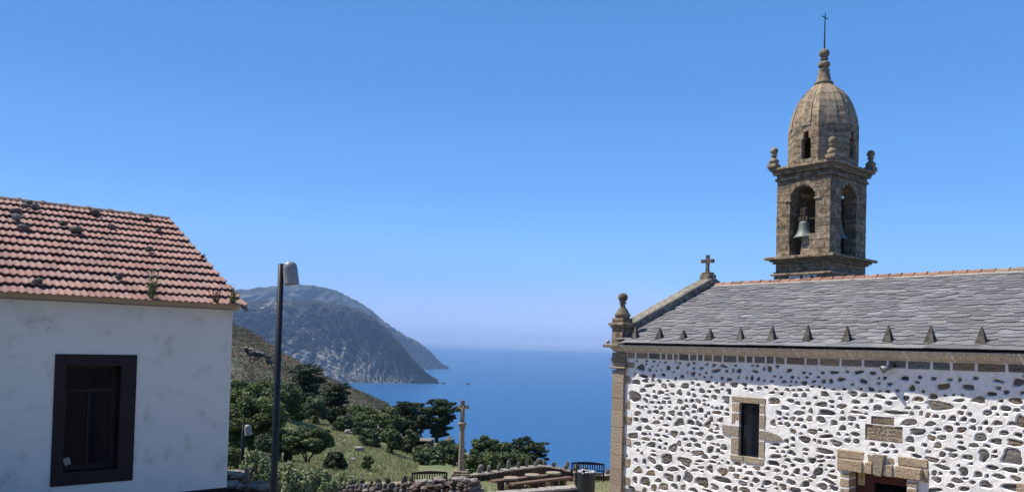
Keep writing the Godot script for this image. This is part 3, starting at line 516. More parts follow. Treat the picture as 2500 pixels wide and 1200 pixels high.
# ------------------------------------------------------------------ church
const CHURCH_AT := Vector3(4.386, -6.0, -33.0)
const CHURCH_TURN := -49.8
const STONES := [0.85,5.56,0.074,0.028,1.38,5.57,0.078,0.028,1.74,5.57,0.077,0.037,2.03,5.56,0.035,0.023,2.30,5.55,0.081,0.032,2.79,5.57,0.034,0.022,3.00,5.54,0.084,0.036,3.39,5.50,0.071,0.071,3.64,5.57,0.076,0.031,4.22,5.54,0.089,0.048,4.53,5.52,0.098,0.047,4.94,5.50,0.167,0.051,5.44,5.54,0.084,0.025,6.12,5.57,0.057,0.037,1.10,5.31,0.238,0.150,1.37,5.45,0.036,0.023,1.68,5.38,0.054,0.037,1.94,5.43,0.047,0.050,1.54,5.23,0.078,0.079,1.88,5.21,0.041,0.037,2.12,5.25,0.052,0.032,2.45,5.34,0.109,0.095,2.89,5.37,0.095,0.058,2.71,5.20,0.051,0.022,3.65,5.37,0.070,0.031,3.97,5.39,0.117,0.057,3.37,5.21,0.033,0.031,3.62,5.17,0.113,0.088,4.20,5.23,0.058,0.048,3.91,5.16,0.059,0.061,4.63,5.32,0.231,0.069,5.09,5.33,0.075,0.047,5.34,5.35,0.049,0.097,5.59,5.36,0.107,0.079,6.16,5.38,0.038,0.041,0.81,5.04,0.062,0.066,1.25,4.97,0.249,0.070,1.75,5.00,0.113,0.101,2.22,5.07,0.127,0.064,1.73,4.84,0.059,0.083,2.80,4.95,0.062,0.090,3.11,5.05,0.094,0.076,4.12,5.07,0.058,0.039,4.43,5.08,0.052,0.052,4.88,5.07,0.071,0.072,5.18,5.04,0.110,0.063,5.58,5.13,0.044,0.063,5.91,5.12,0.038,0.058,6.11,5.13,0.066,0.103,2.46,4.85,0.080,0.041,3.77,4.97,0.064,0.022,4.30,4.91,0.115,0.048,4.66,4.88,0.061,0.056,5.40,4.85,0.177,0.097,5.82,4.89,0.120,0.058,4.93,4.84,0.096,0.064,3.61,4.82,0.070,0.062,2.05,4.81,0.123,0.078,1.36,4.80,0.187,0.070,0.88,4.72,0.204,0.108,1.56,4.61,0.311,0.046,2.29,4.63,0.133,0.091,2.65,4.68,0.136,0.086,3.27,4.70,0.165,0.120,3.87,4.77,0.091,0.057,4.47,4.73,0.119,0.064,5.88,4.75,0.082,0.025,6.11,4.71,0.081,0.066,1.23,4.41,0.164,0.084,1.80,4.40,0.059,0.069,2.12,4.38,0.140,0.091,2.44,4.46,0.086,0.036,2.69,4.37,0.090,0.045,3.02,4.43,0.145,0.111,3.44,4.41,0.071,0.088,3.62,4.58,0.092,0.061,3.70,4.37,0.097,0.079,4.04,4.56,0.132,0.091,4.35,4.55,0.088,0.056,4.71,4.58,0.148,0.068,4.91,4.66,0.076,0.030,5.20,4.61,0.105,0.101,2.43,4.32,0.080,0.023,0.83,4.15,0.377,0.225,1.50,4.22,0.126,0.055,1.39,4.03,0.126,0.116,1.87,4.19,0.147,0.078,2.43,4.18,0.183,0.036,1.70,3.98,0.113,0.055,2.04,3.99,0.088,0.050,2.28,4.02,0.098,0.077,2.56,4.04,0.091,0.059,3.05,4.10,0.139,0.093,3.34,4.15,0.060,0.080,3.59,4.17,0.092,0.083,3.88,4.17,0.112,0.083,4.13,4.22,0.063,0.035,4.21,4.36,0.136,0.056,4.58,4.36,0.118,0.090,5.09,4.31,0.150,0.135,1.01,3.76,0.080,0.084,1.22,3.74,0.067,0.079,1.42,3.78,0.108,0.042,1.88,3.81,0.082,0.032,2.15,3.80,0.110,0.055,2.56,3.87,0.046,0.027,2.89,3.84,0.073,0.054,3.21,3.86,0.110,0.080,3.37,3.95,0.098,0.057,3.73,3.96,0.113,0.070,4.16,4.07,0.068,0.061,4.33,4.06,0.052,0.052,4.51,4.00,0.041,0.051,4.70,3.98,0.077,0.051,4.91,4.01,0.066,0.081,5.15,3.96,0.075,0.051,0.98,3.49,0.196,0.089,1.58,3.59,0.095,0.074,1.92,3.63,0.147,0.087,2.27,3.58,0.121,0.100,2.69,3.64,0.147,0.112,3.07,3.64,0.116,0.089,3.41,3.67,0.120,0.093,3.68,3.77,0.091,0.053,4.00,3.85,0.122,0.122,4.36,3.77,0.083,0.060,4.72,3.82,0.194,0.072,5.13,3.80,0.100,0.055,4.24,3.66,0.063,0.065,0.92,3.25,0.148,0.084,1.34,3.25,0.187,0.107,1.83,3.40,0.047,0.032,1.93,3.22,0.194,0.068,2.20,3.40,0.116,0.086,2.56,3.42,0.108,0.076,3.04,3.32,0.244,0.151,3.56,3.37,0.179,0.105,3.76,3.56,0.091,0.074,4.04,3.54,0.063,0.052,4.47,3.55,0.093,0.103,3.93,3.35,0.143,0.087,4.31,3.36,0.130,0.159,4.87,3.57,0.152,0.085,4.70,3.37,0.128,0.038,2.40,3.16,0.161,0.041,1.08,2.91,0.128,0.112,1.54,2.98,0.197,0.092,2.14,2.95,0.099,0.064,2.46,2.94,0.057,0.059,3.77,3.16,0.203,0.048,4.47,3.15,0.083,0.069,4.74,3.25,0.097,0.051,4.68,3.10,0.143,0.030,0.78,2.60,0.279,0.131,1.35,2.73,0.151,0.065,1.64,2.75,0.054,0.064,2.00,2.74,0.146,0.059,2.40,2.74,0.149,0.041,2.80,2.87,0.163,0.165,3.19,2.92,0.121,0.080,3.59,2.99,0.108,0.083,3.98,2.98,0.180,0.100,4.42,2.88,0.171,0.099,4.86,2.96,0.182,0.064,1.43,2.54,0.234,0.060,1.86,2.56,0.100,0.027,2.15,2.56,0.099,0.059,3.33,2.73,0.115,0.057,3.71,2.74,0.166,0.087,3.06,2.54,0.105,0.102,3.49,2.53,0.147,0.066,3.90,2.56,0.159,0.078,4.18,2.68,0.073,0.039,1.00,2.31,0.202,0.079,1.33,2.39,0.054,0.028,1.73,2.35,0.219,0.110,2.43,2.46,0.086,0.054,2.13,2.29,0.099,0.086,2.39,2.28,0.063,0.054,2.78,2.34,0.208,0.178,3.20,2.31,0.083,0.053,3.48,2.31,0.071,0.031,4.58,2.69,0.118,0.030,4.79,2.68,0.066,0.047,5.04,2.62,0.140,0.105,4.45,2.47,0.155,0.120,4.79,2.47,0.096,0.072,4.95,2.40,0.116,0.034,1.06,2.05,0.079,0.065,1.26,1.97,0.061,0.060,1.83,2.12,0.147,0.037,1.85,1.97,0.182,0.046,0.46,1.78,0.069,0.061,3.90,2.28,0.298,0.100,4.22,2.19,0.146,0.095,4.66,2.22,0.164,0.077,2.48,1.90,0.297,0.229,3.33,1.90,0.334,0.171,0.96,1.66,0.098,0.098,1.39,1.67,0.102,0.120,1.78,1.75,0.201,0.110,3.99,2.00,0.222,0.048,3.86,1.88,0.080,0.030,4.57,2.04,0.190,0.043,4.86,2.02,0.040,0.038,4.99,2.14,0.035,0.017,5.21,2.09,0.074,0.067,5.60,2.11,0.165,0.066,5.92,2.04,0.062,0.041,2.13,1.51,0.267,0.131,1.58,1.45,0.089,0.037,2.78,1.55,0.303,0.098,3.23,1.67,0.181,0.066,4.07,1.78,0.142,0.043,3.78,1.64,0.182,0.048,4.13,1.64,0.079,0.026,4.46,1.78,0.139,0.154,5.01,1.75,0.246,0.173,5.39,1.88,0.133,0.096,5.71,1.89,0.092,0.058,6.10,1.85,0.156,0.070,1.08,1.28,0.226,0.172,1.72,1.25,0.231,0.105,2.61,1.22,0.249,0.147,3.07,1.25,0.116,0.133,3.50,1.34,0.217,0.219,4.13,1.26,0.283,0.224,4.98,1.47,0.462,0.109,5.58,1.67,0.131,0.083,5.96,1.64,0.134,0.066,5.85,1.46,0.173,0.082,6.19,1.45,0.066,0.057,0.94,0.89,0.135,0.140,0.64,0.81,0.075,0.056,1.47,0.90,0.245,0.202,2.10,1.03,0.174,0.086,2.37,0.83,0.229,0.144,2.89,0.92,0.162,0.133,3.28,0.95,0.115,0.097,1.91,0.72,0.135,0.150,0.77,0.52,0.173,0.117,4.69,1.16,0.184,0.106,5.26,1.22,0.134,0.088,5.54,1.21,0.098,0.116,5.92,1.25,0.215,0.103,3.75,0.92,0.214,0.078,1.43,0.57,0.120,0.069,4.38,0.99,0.233,0.038,6.32,5.56,0.069,0.041,6.58,5.46,0.042,0.104,6.79,5.47,0.079,0.130,7.09,5.57,0.082,0.048,6.26,5.36,0.120,0.056,7.53,5.45,0.092,0.072,8.07,5.40,0.058,0.043,8.29,5.38,0.061,0.028,8.72,5.42,0.067,0.046,9.11,5.45,0.180,0.055,9.55,5.49,0.064,0.034,9.92,5.49,0.175,0.058,10.36,5.48,0.102,0.057,6.37,5.11,0.073,0.067,6.60,5.07,0.042,0.048,6.99,5.23,0.074,0.033,7.24,5.21,0.057,0.029,7.64,5.23,0.104,0.051,7.88,5.22,0.028,0.025,8.18,5.25,0.058,0.036,8.58,5.28,0.068,0.032,6.89,5.06,0.083,0.033,7.35,5.07,0.105,0.051,7.61,5.09,0.048,0.029,7.80,5.08,0.047,0.018,8.09,5.06,0.117,0.075,8.43,5.13,0.084,0.039,8.76,5.15,0.082,0.063,9.01,5.17,0.074,0.083,9.34,5.24,0.163,0.069,9.72,5.10,0.057,0.031,10.07,5.22,0.156,0.061,7.58,4.95,0.064,0.029,6.68,4.83,0.076,0.056,6.42,4.78,0.081,0.067,8.38,4.96,0.084,0.046,8.62,4.97,0.068,0.049,8.80,4.93,0.041,0.042,9.10,4.91,0.084,0.031,9.46,4.94,0.072,0.048,9.99,4.97,0.056,0.044,10.32,4.98,0.109,0.070,7.07,4.79,0.070,0.037,7.49,4.80,0.068,0.054,7.70,4.80,0.064,0.040,7.95,4.82,0.094,0.043,8.22,4.83,0.077,0.035,9.75,4.81,0.155,0.112,8.82,4.74,0.142,0.077,9.27,4.77,0.080,0.028,10.11,4.78,0.117,0.064,6.91,4.67,0.137,0.040,7.27,4.65,0.090,0.047,7.79,4.63,0.099,0.050,8.11,4.65,0.109,0.071,8.50,4.60,0.068,0.049,9.34,4.63,0.054,0.048,7.01,4.39,0.223,0.121,7.61,4.44,0.132,0.090,7.87,4.38,0.102,0.054,8.25,4.40,0.104,0.053,8.72,4.40,0.221,0.091,9.05,4.52,0.107,0.045,9.08,4.35,0.070,0.041,9.39,4.39,0.173,0.082,9.85,4.56,0.133,0.057,10.34,4.62,0.044,0.073,9.85,4.38,0.081,0.030,10.17,4.40,0.110,0.047,10.46,4.41,0.044,0.083,7.42,4.19,0.145,0.073,8.08,4.24,0.070,0.036,8.35,4.16,0.084,0.092,7.92,4.06,0.208,0.086,8.90,4.15,0.319,0.094,9.42,4.20,0.043,0.055,9.84,4.24,0.203,0.044,10.18,4.22,0.062,0.023,7.19,4.00,0.110,0.080,7.50,3.99,0.052,0.025,7.21,3.81,0.057,0.036,7.43,3.85,0.093,0.051,7.70,3.86,0.103,0.061,7.98,3.85,0.113,0.057,8.30,3.90,0.123,0.088,8.71,3.91,0.217,0.098,9.43,4.00,0.111,0.065,9.73,4.03,0.134,0.081,10.07,4.09,0.114,0.047,6.98,3.65,0.107,0.125,7.25,3.66,0.073,0.051,7.51,3.65,0.132,0.079,7.86,3.67,0.094,0.050,8.12,3.63,0.081,0.071,9.15,3.85,0.110,0.086,9.69,3.86,0.078,0.037,9.44,3.71,0.129,0.079,9.92,3.80,0.073,0.071,6.96,3.41,0.095,0.044,7.30,3.41,0.110,0.065,7.72,3.44,0.111,0.090,8.01,3.40,0.055,0.039,8.42,3.50,0.168,0.102,8.69,3.58,0.071,0.045,8.91,3.55,0.048,0.042,8.90,3.40,0.252,0.062,9.31,3.51,0.069,0.055,9.59,3.52,0.050,0.020,9.85,3.56,0.144,0.088,7.49,3.10,0.084,0.083,7.73,3.19,0.103,0.079,8.15,3.22,0.248,0.103,8.50,3.23,0.049,0.070,8.67,3.19,0.056,0.066,8.86,3.17,0.067,0.049,9.24,3.21,0.196,0.103,9.60,3.33,0.110,0.075,9.89,3.35,0.094,0.071,10.39,3.31,0.075,0.056,7.08,2.95,0.181,0.051,6.99,2.81,0.124,0.051,7.50,2.89,0.104,0.047,7.74,2.98,0.067,0.050,8.19,2.90,0.100,0.046,8.19,2.76,0.077,0.039,7.16,2.71,0.049,0.029,7.38,2.73,0.073,0.040,7.69,2.73,0.163,0.082,8.86,2.92,0.349,0.076,10.43,3.13,0.074,0.036,7.09,2.54,0.250,0.077,7.45,2.59,0.048,0.029,7.55,2.47,0.124,0.065,7.97,2.52,0.199,0.078,8.42,2.57,0.129,0.112,8.73,2.59,0.149,0.042,8.69,2.73,0.142,0.052,8.98,2.74,0.085,0.048,9.16,2.75,0.047,0.062,7.02,2.31,0.222,0.091,7.43,2.24,0.093,0.050,7.74,2.33,0.103,0.046,8.23,2.27,0.119,0.071,8.73,2.46,0.082,0.031,9.05,2.48,0.125,0.048,7.16,2.08,0.123,0.065,7.50,2.04,0.092,0.083,7.89,2.15,0.122,0.093,8.19,2.08,0.073,0.042,8.64,2.24,0.199,0.132,8.48,2.05,0.117,0.052,8.91,2.34,0.044,0.024,9.12,2.32,0.084,0.045,9.12,2.14,0.153,0.072,7.75,2.00,0.079,0.039,6.38,2.06,0.145,0.063,6.81,2.10,0.108,0.070,6.56,1.88,0.160,0.066,6.36,1.64,0.158,0.108,6.79,1.62,0.188,0.099,7.22,1.83,0.183,0.065,7.69,1.77,0.174,0.086,7.11,1.63,0.070,0.058,8.20,1.78,0.158,0.109,8.37,1.91,0.076,0.035,6.63,1.47,0.063,0.037,7.40,1.57,0.129,0.108,7.83,1.53,0.197,0.089,8.79,1.79,0.190,0.125,9.00,1.98,0.276,0.059,9.18,1.80,0.153,0.079,7.15,1.48,0.069,0.025,6.60,1.34,0.189,0.048,8.37,1.59,0.172,0.032,10.74,5.35,0.066,0.046,10.56,5.34,0.034,0.020,11.34,5.37,0.128,0.081,11.77,5.42,0.065,0.051,12.16,5.40,0.076,0.057,12.60,5.39,0.068,0.050,12.87,5.40,0.044,0.077,13.28,5.46,0.093,0.058,13.87,5.41,0.133,0.045,14.37,5.40,0.191,0.123,10.55,5.18,0.067,0.040,10.89,5.17,0.092,0.046,11.70,5.27,0.069,0.029,11.55,5.08,0.095,0.119,12.42,5.18,0.233,0.091,13.10,5.20,0.186,0.079,13.87,5.22,0.068,0.054,10.59,4.94,0.054,0.040,10.83,4.95,0.092,0.046,11.12,4.99,0.078,0.052,11.87,5.01,0.056,0.041,13.70,5.05,0.154,0.060,14.06,5.12,0.091,0.068,14.46,5.13,0.065,0.044,12.16,4.88,0.152,0.094,12.48,4.93,0.057,0.037,12.71,4.96,0.050,0.037,12.94,4.97,0.043,0.021,13.39,4.87,0.196,0.103,12.87,4.81,0.133,0.046,13.94,4.87,0.059,0.048,14.30,4.90,0.184,0.088,10.60,4.77,0.174,0.056,11.04,4.75,0.124,0.039,11.38,4.78,0.102,0.071,11.74,4.77,0.159,0.077,10.88,4.59,0.122,0.059,10.55,4.44,0.124,0.083,11.45,4.49,0.089,0.029,11.71,4.52,0.084,0.054,12.32,4.62,0.406,0.150,13.01,4.62,0.066,0.049,13.77,4.66,0.076,0.054,14.06,4.67,0.123,0.083,14.33,4.65,0.079,0.035,11.08,4.33,0.358,0.059,11.56,4.33,0.054,0.051,11.83,4.36,0.040,0.070,12.02,4.32,0.049,0.082,12.24,4.31,0.088,0.053,12.46,4.30,0.054,0.072,12.70,4.29,0.097,0.083,12.92,4.46,0.075,0.055,13.00,4.29,0.080,0.064,13.15,4.44,0.060,0.064,13.24,4.27,0.076,0.055,13.61,4.52,0.113,0.084,13.86,4.49,0.041,0.021,14.07,4.51,0.045,0.015,14.22,4.28,0.106,0.053,11.49,4.07,0.260,0.096,12.09,4.08,0.165,0.076,12.83,4.14,0.084,0.040,12.60,3.98,0.127,0.105,12.30,3.94,0.090,0.038,12.18,3.83,0.070,0.025,13.56,4.24,0.072,0.081,13.86,4.26,0.117,0.080,12.95,3.99,0.112,0.074,13.24,4.07,0.079,0.073,13.43,4.07,0.042,0.051,13.66,4.05,0.085,0.075,14.43,4.35,0.156,0.160,11.74,3.82,0.234,0.096,12.13,3.67,0.109,0.085,12.42,3.72,0.128,0.065,12.88,3.79,0.101,0.046,12.93,3.63,0.072,0.043,11.52,3.57,0.117,0.096,13.44,3.83,0.159,0.120,14.03,4.01,0.110,0.068,14.38,3.99,0.094,0.061,13.83,3.76,0.168,0.080,14.30,3.77,0.210,0.094,11.94,3.45,0.071,0.057,12.31,3.48,0.102,0.094,10.76,3.32,0.123,0.059,11.01,3.31,0.075,0.052,13.27,3.59,0.127,0.048,13.61,3.61,0.088,0.036,12.96,3.48,0.144,0.055,11.56,3.29,0.107,0.080,12.05,3.27,0.076,0.044,12.65,3.39,0.162,0.056,12.44,3.24,0.089,0.075,12.73,3.25,0.114,0.068,10.48,3.14,0.121,0.043,10.83,3.12,0.102,0.036,11.11,3.16,0.075,0.039,11.72,3.11,0.147,0.051,12.15,3.06,0.206,0.066,12.47,3.04,0.065,0.034,13.11,3.24,0.134,0.085,13.53,3.34,0.144,0.168,13.81,3.48,0.054,0.048,13.80,3.35,0.073,0.039,14.23,3.39,0.277,0.234,12.44,2.88,0.238,0.056,12.88,2.98,0.043,0.024,13.20,3.07,0.059,0.027,13.02,2.83,0.132,0.125,13.74,3.04,0.153,0.074,14.19,3.03,0.185,0.067,12.22,2.68,0.063,0.094,12.39,2.69,0.051,0.053,12.73,2.75,0.082,0.043,13.05,2.64,0.109,0.033,13.39,2.80,0.101,0.090,13.62,2.79,0.041,0.045,13.91,2.82,0.162,0.077,14.33,2.82,0.121,0.058,12.30,2.50,0.120,0.094,12.84,2.55,0.168,0.080,13.25,2.56,0.071,0.063,12.68,2.39,0.120,0.052,12.22,2.19,0.226,0.062,13.03,2.35,0.143,0.070,13.59,2.55,0.165,0.105,14.24,2.57,0.264,0.102,16.14,3.23,0.099,0.071,15.77,1.85,0.151,0.105,15.14,3.12,0.135,0.106,12.73,0.78,0.175,0.087,16.29,0.79,0.134,0.105,14.96,1.43,0.156,0.122,15.42,1.86,0.099,0.044,15.08,5.36,0.145,0.086,15.67,5.31,0.202,0.146,8.19,1.32,0.175,0.115,16.42,2.30,0.170,0.147,6.13,0.80,0.193,0.092,14.82,3.11,0.125,0.114,6.72,0.77,0.078,0.051,16.34,3.05,0.140,0.105,14.21,0.89,0.092,0.055,15.04,2.50,0.136,0.098,15.10,4.16,0.134,0.068,15.41,4.25,0.133,0.093,15.38,3.63,0.163,0.110,9.05,1.02,0.151,0.078,15.99,5.38,0.114,0.066,14.59,4.08,0.096,0.061,15.40,3.39,0.123,0.087,5.00,0.82,0.175,0.099,14.78,3.70,0.159,0.143,15.42,1.21,0.182,0.107,13.67,1.19,0.173,0.108,16.48,1.05,0.126,0.087,15.91,1.63,0.117,0.074,16.09,2.34,0.114,0.080,16.13,1.97,0.133,0.078,16.49,4.02,0.111,0.058,14.05,1.18,0.148,0.084,16.58,3.62,0.103,0.068,7.66,0.79,0.132,0.083,16.35,4.61,0.123,0.083,15.97,1.08,0.124,0.063,14.29,2.12,0.100,0.086,16.40,2.86,0.088,0.062,14.50,1.74,0.170,0.128,16.07,3.43,0.128,0.100,16.47,1.63,0.094,0.058,13.56,1.81,0.168,0.132,6.86,0.84,0.094,0.049,15.32,2.87,0.149,0.097,15.77,4.76,0.121,0.095,15.16,4.73,0.089,0.049,6.13,1.01,0.137,0.089,15.67,2.65,0.133,0.128,16.17,4.45,0.081,0.056,14.14,1.42,0.137,0.120,12.29,0.74,0.112,0.077,7.42,0.86,0.111,0.083,16.07,4.94,0.154,0.139,8.37,0.98,0.143,0.088,14.46,1.49,0.137,0.080,14.90,3.39,0.141,0.103,15.05,2.93,0.092,0.048,15.61,4.61,0.099,0.071,15.89,3.02,0.123,0.111,12.51,1.21,0.101,0.047,16.03,0.76,0.127,0.064,16.45,5.38,0.126,0.061,15.44,4.77,0.161,0.072,16.38,1.37,0.182,0.084,15.34,4.61,0.112,0.105,13.03,1.97,0.118,0.087,16.09,5.60,0.095,0.093,13.19,1.47,0.197,0.095,14.64,1.05,0.126,0.073,14.82,3.96,0.122,0.068,9.18,1.30,0.150,0.096,9.30,0.70,0.113,0.074,15.54,3.87,0.142,0.072,14.90,5.18,0.169,0.087,15.50,2.27,0.167,0.116,16.04,4.16,0.143,0.094,15.23,1.64,0.130,0.075,16.57,3.39,0.114,0.085,15.82,4.57,0.082,0.073,15.77,4.38,0.097,0.071,14.82,4.44,0.152,0.116,14.71,1.98,0.114,0.078,16.26,3.96,0.161,0.077,13.88,1.61,0.093,0.063,15.44,2.02,0.099,0.072,14.83,2.82,0.092,0.048,15.96,2.63,0.141,0.083,13.11,0.91,0.188,0.119,13.29,1.16,0.104,0.063,8.90,1.29,0.135,0.071,7.98,0.92,0.162,0.110,15.72,3.43,0.167,0.095,14.75,5.40,0.151,0.078,13.67,0.77,0.131,0.104,16.59,4.40,0.164,0.097,8.72,0.86,0.169,0.115,6.53,1.02,0.197,0.095,14.52,0.87,0.134,0.061,16.44,5.05,0.151,0.114,12.56,1.80,0.158,0.099,14.78,2.46,0.085,0.082,16.20,3.74,0.171,0.144,16.12,2.92,0.085,0.067,12.83,1.59,0.139,0.072,12.76,0.99,0.134,0.121,12.50,1.48,0.106,0.100,15.06,2.26,0.079,0.045,15.49,0.91,0.154,0.075,15.90,3.65,0.088,0.058,15.22,2.01,0.099,0.042,15.19,5.19,0.088,0.072,5.37,0.82,0.128,0.075,15.17,4.90,0.119,0.096,15.39,5.58,0.161,0.076,16.05,0.93,0.097,0.050,12.39,1.02,0.115,0.081,15.82,2.42,0.118,0.076,15.29,0.70,0.149,0.094,16.29,4.32,0.103,0.074,13.56,1.48,0.096,0.079,14.45,2.42,0.109,0.056,14.51,1.20,0.099,0.052,15.38,1.51,0.105,0.097,8.36,1.15,0.081,0.049,8.65,1.19,0.121,0.055,15.22,0.92,0.079,0.072,15.46,3.16,0.124,0.071,15.08,1.10,0.137,0.081,4.69,0.73,0.144,0.084,7.88,1.27,0.107,0.081,14.20,0.72,0.135,0.087,7.57,1.03,0.139,0.060,16.35,1.18,0.081,0.055,15.60,4.07,0.156,0.086,16.03,1.24,0.156,0.092,16.04,2.14,0.114,0.060,15.81,5.02,0.084,0.045,7.13,1.00,0.139,0.115,15.10,1.80,0.107,0.085,13.10,1.30,0.093,0.068,14.64,4.71,0.182,0.088,15.64,1.38,0.162,0.092,15.67,3.62,0.104,0.050,16.34,3.35,0.094,0.048,15.34,2.46,0.118,0.053,16.50,2.03,0.137,0.125,16.29,1.51,0.080,0.068,14.71,4.92,0.094,0.081,14.42,2.28,0.101,0.071,14.80,2.13,0.089,0.062,16.48,1.81,0.107,0.059,16.59,5.25,0.098,0.072,15.49,4.91,0.101,0.088,14.67,2.73,0.097,0.062,15.28,3.83,0.100,0.093,15.60,1.59,0.105,0.064,7.35,1.17,0.089,0.081,15.66,1.07,0.128,0.104,16.25,2.59,0.113,0.104,12.89,1.40,0.125,0.059,16.50,4.24,0.097,0.078,16.44,5.59,0.127,0.068,15.86,3.93,0.103,0.067,9.02,0.81,0.109,0.065,16.05,5.19,0.113,0.094,13.33,0.71,0.093,0.067,14.72,2.28,0.083,0.059,14.00,1.76,0.120,0.094,14.67,1.35,0.145,0.109,14.97,5.54,0.105,0.084,14.91,4.83,0.120,0.099,14.50,3.08,0.112,0.057,9.27,0.92,0.134,0.100,12.39,1.94,0.101,0.054,13.86,1.96,0.157,0.092,14.61,5.58,0.152,0.085,16.57,3.86,0.176,0.102,13.87,1.02,0.125,0.100,15.75,3.21,0.133,0.077,14.24,1.92,0.119,0.082,15.66,0.75,0.099,0.047,12.78,1.21,0.110,0.079,15.07,2.69,0.114,0.089,16.58,4.70,0.112,0.068,5.77,0.75,0.099,0.055,15.43,5.10,0.120,0.087,16.25,1.73,0.136,0.062,14.62,5.22,0.087,0.049,16.57,0.73,0.116,0.073,12.88,1.78,0.147,0.100,15.12,4.47,0.130,0.068,14.83,4.16,0.103,0.079,14.83,0.82,0.201,0.087,5.91,0.94,0.081,0.053,12.39,1.32,0.108,0.074,15.66,2.94,0.117,0.057,14.84,1.68,0.105,0.084,16.49,2.63,0.106,0.070,16.32,4.86,0.078,0.067,15.34,2.66,0.123,0.090,7.18,0.81,0.087,0.070,15.16,3.98,0.083,0.059,15.48,4.43,0.100,0.068,14.30,1.07,0.103,0.063,12.20,1.16,0.133,0.094,15.08,4.31,0.087,0.065,13.43,0.90,0.116,0.085,12.20,1.85,0.116,0.054,9.16,1.48,0.088,0.053,5.57,0.74,0.088,0.050,6.52,0.74,0.122,0.056,15.93,1.41,0.127,0.090,8.52,1.31,0.106,0.080,12.27,1.51,0.086,0.078,16.31,5.27,0.089,0.046,16.25,0.96,0.106,0.058,8.50,0.70,0.107,0.090,15.81,5.58,0.103,0.064,13.02,1.13,0.099,0.078,15.18,2.15,0.078,0.042,7.55,1.19,0.091,0.043,16.59,3.07,0.091,0.078,15.71,2.09,0.110,0.076,13.23,1.77,0.141,0.081,16.12,2.75,0.096,0.062,15.34,5.39,0.093,0.070,14.97,4.63,0.122,0.086,4.40,0.74,0.116,0.066,5.61,0.93,0.102,0.089]
var TAN := Color(0.46, 0.365, 0.275)

func to_photo(church: Node3D, p: Vector3) -> Vector3:      # depth and sideways ratio of a point, to know which slates show largest
	var w := church.transform * p
	return Vector3(w.x / -w.z, w.y / -w.z, -w.z)

func rect_block(parent: Node, called: String, r: Array, z0: float, z1: float, ch: float, c: Color, m: Material, jit := 0.008) -> MeshInstance3D:
	var mb := MB.new()
	mb.col = c
	mb.block(Vector3(r[0], r[1], z0), Vector3(r[2], r[3], z1), ch, jit, rng)
	return part(parent, called, mb.mesh(), m)

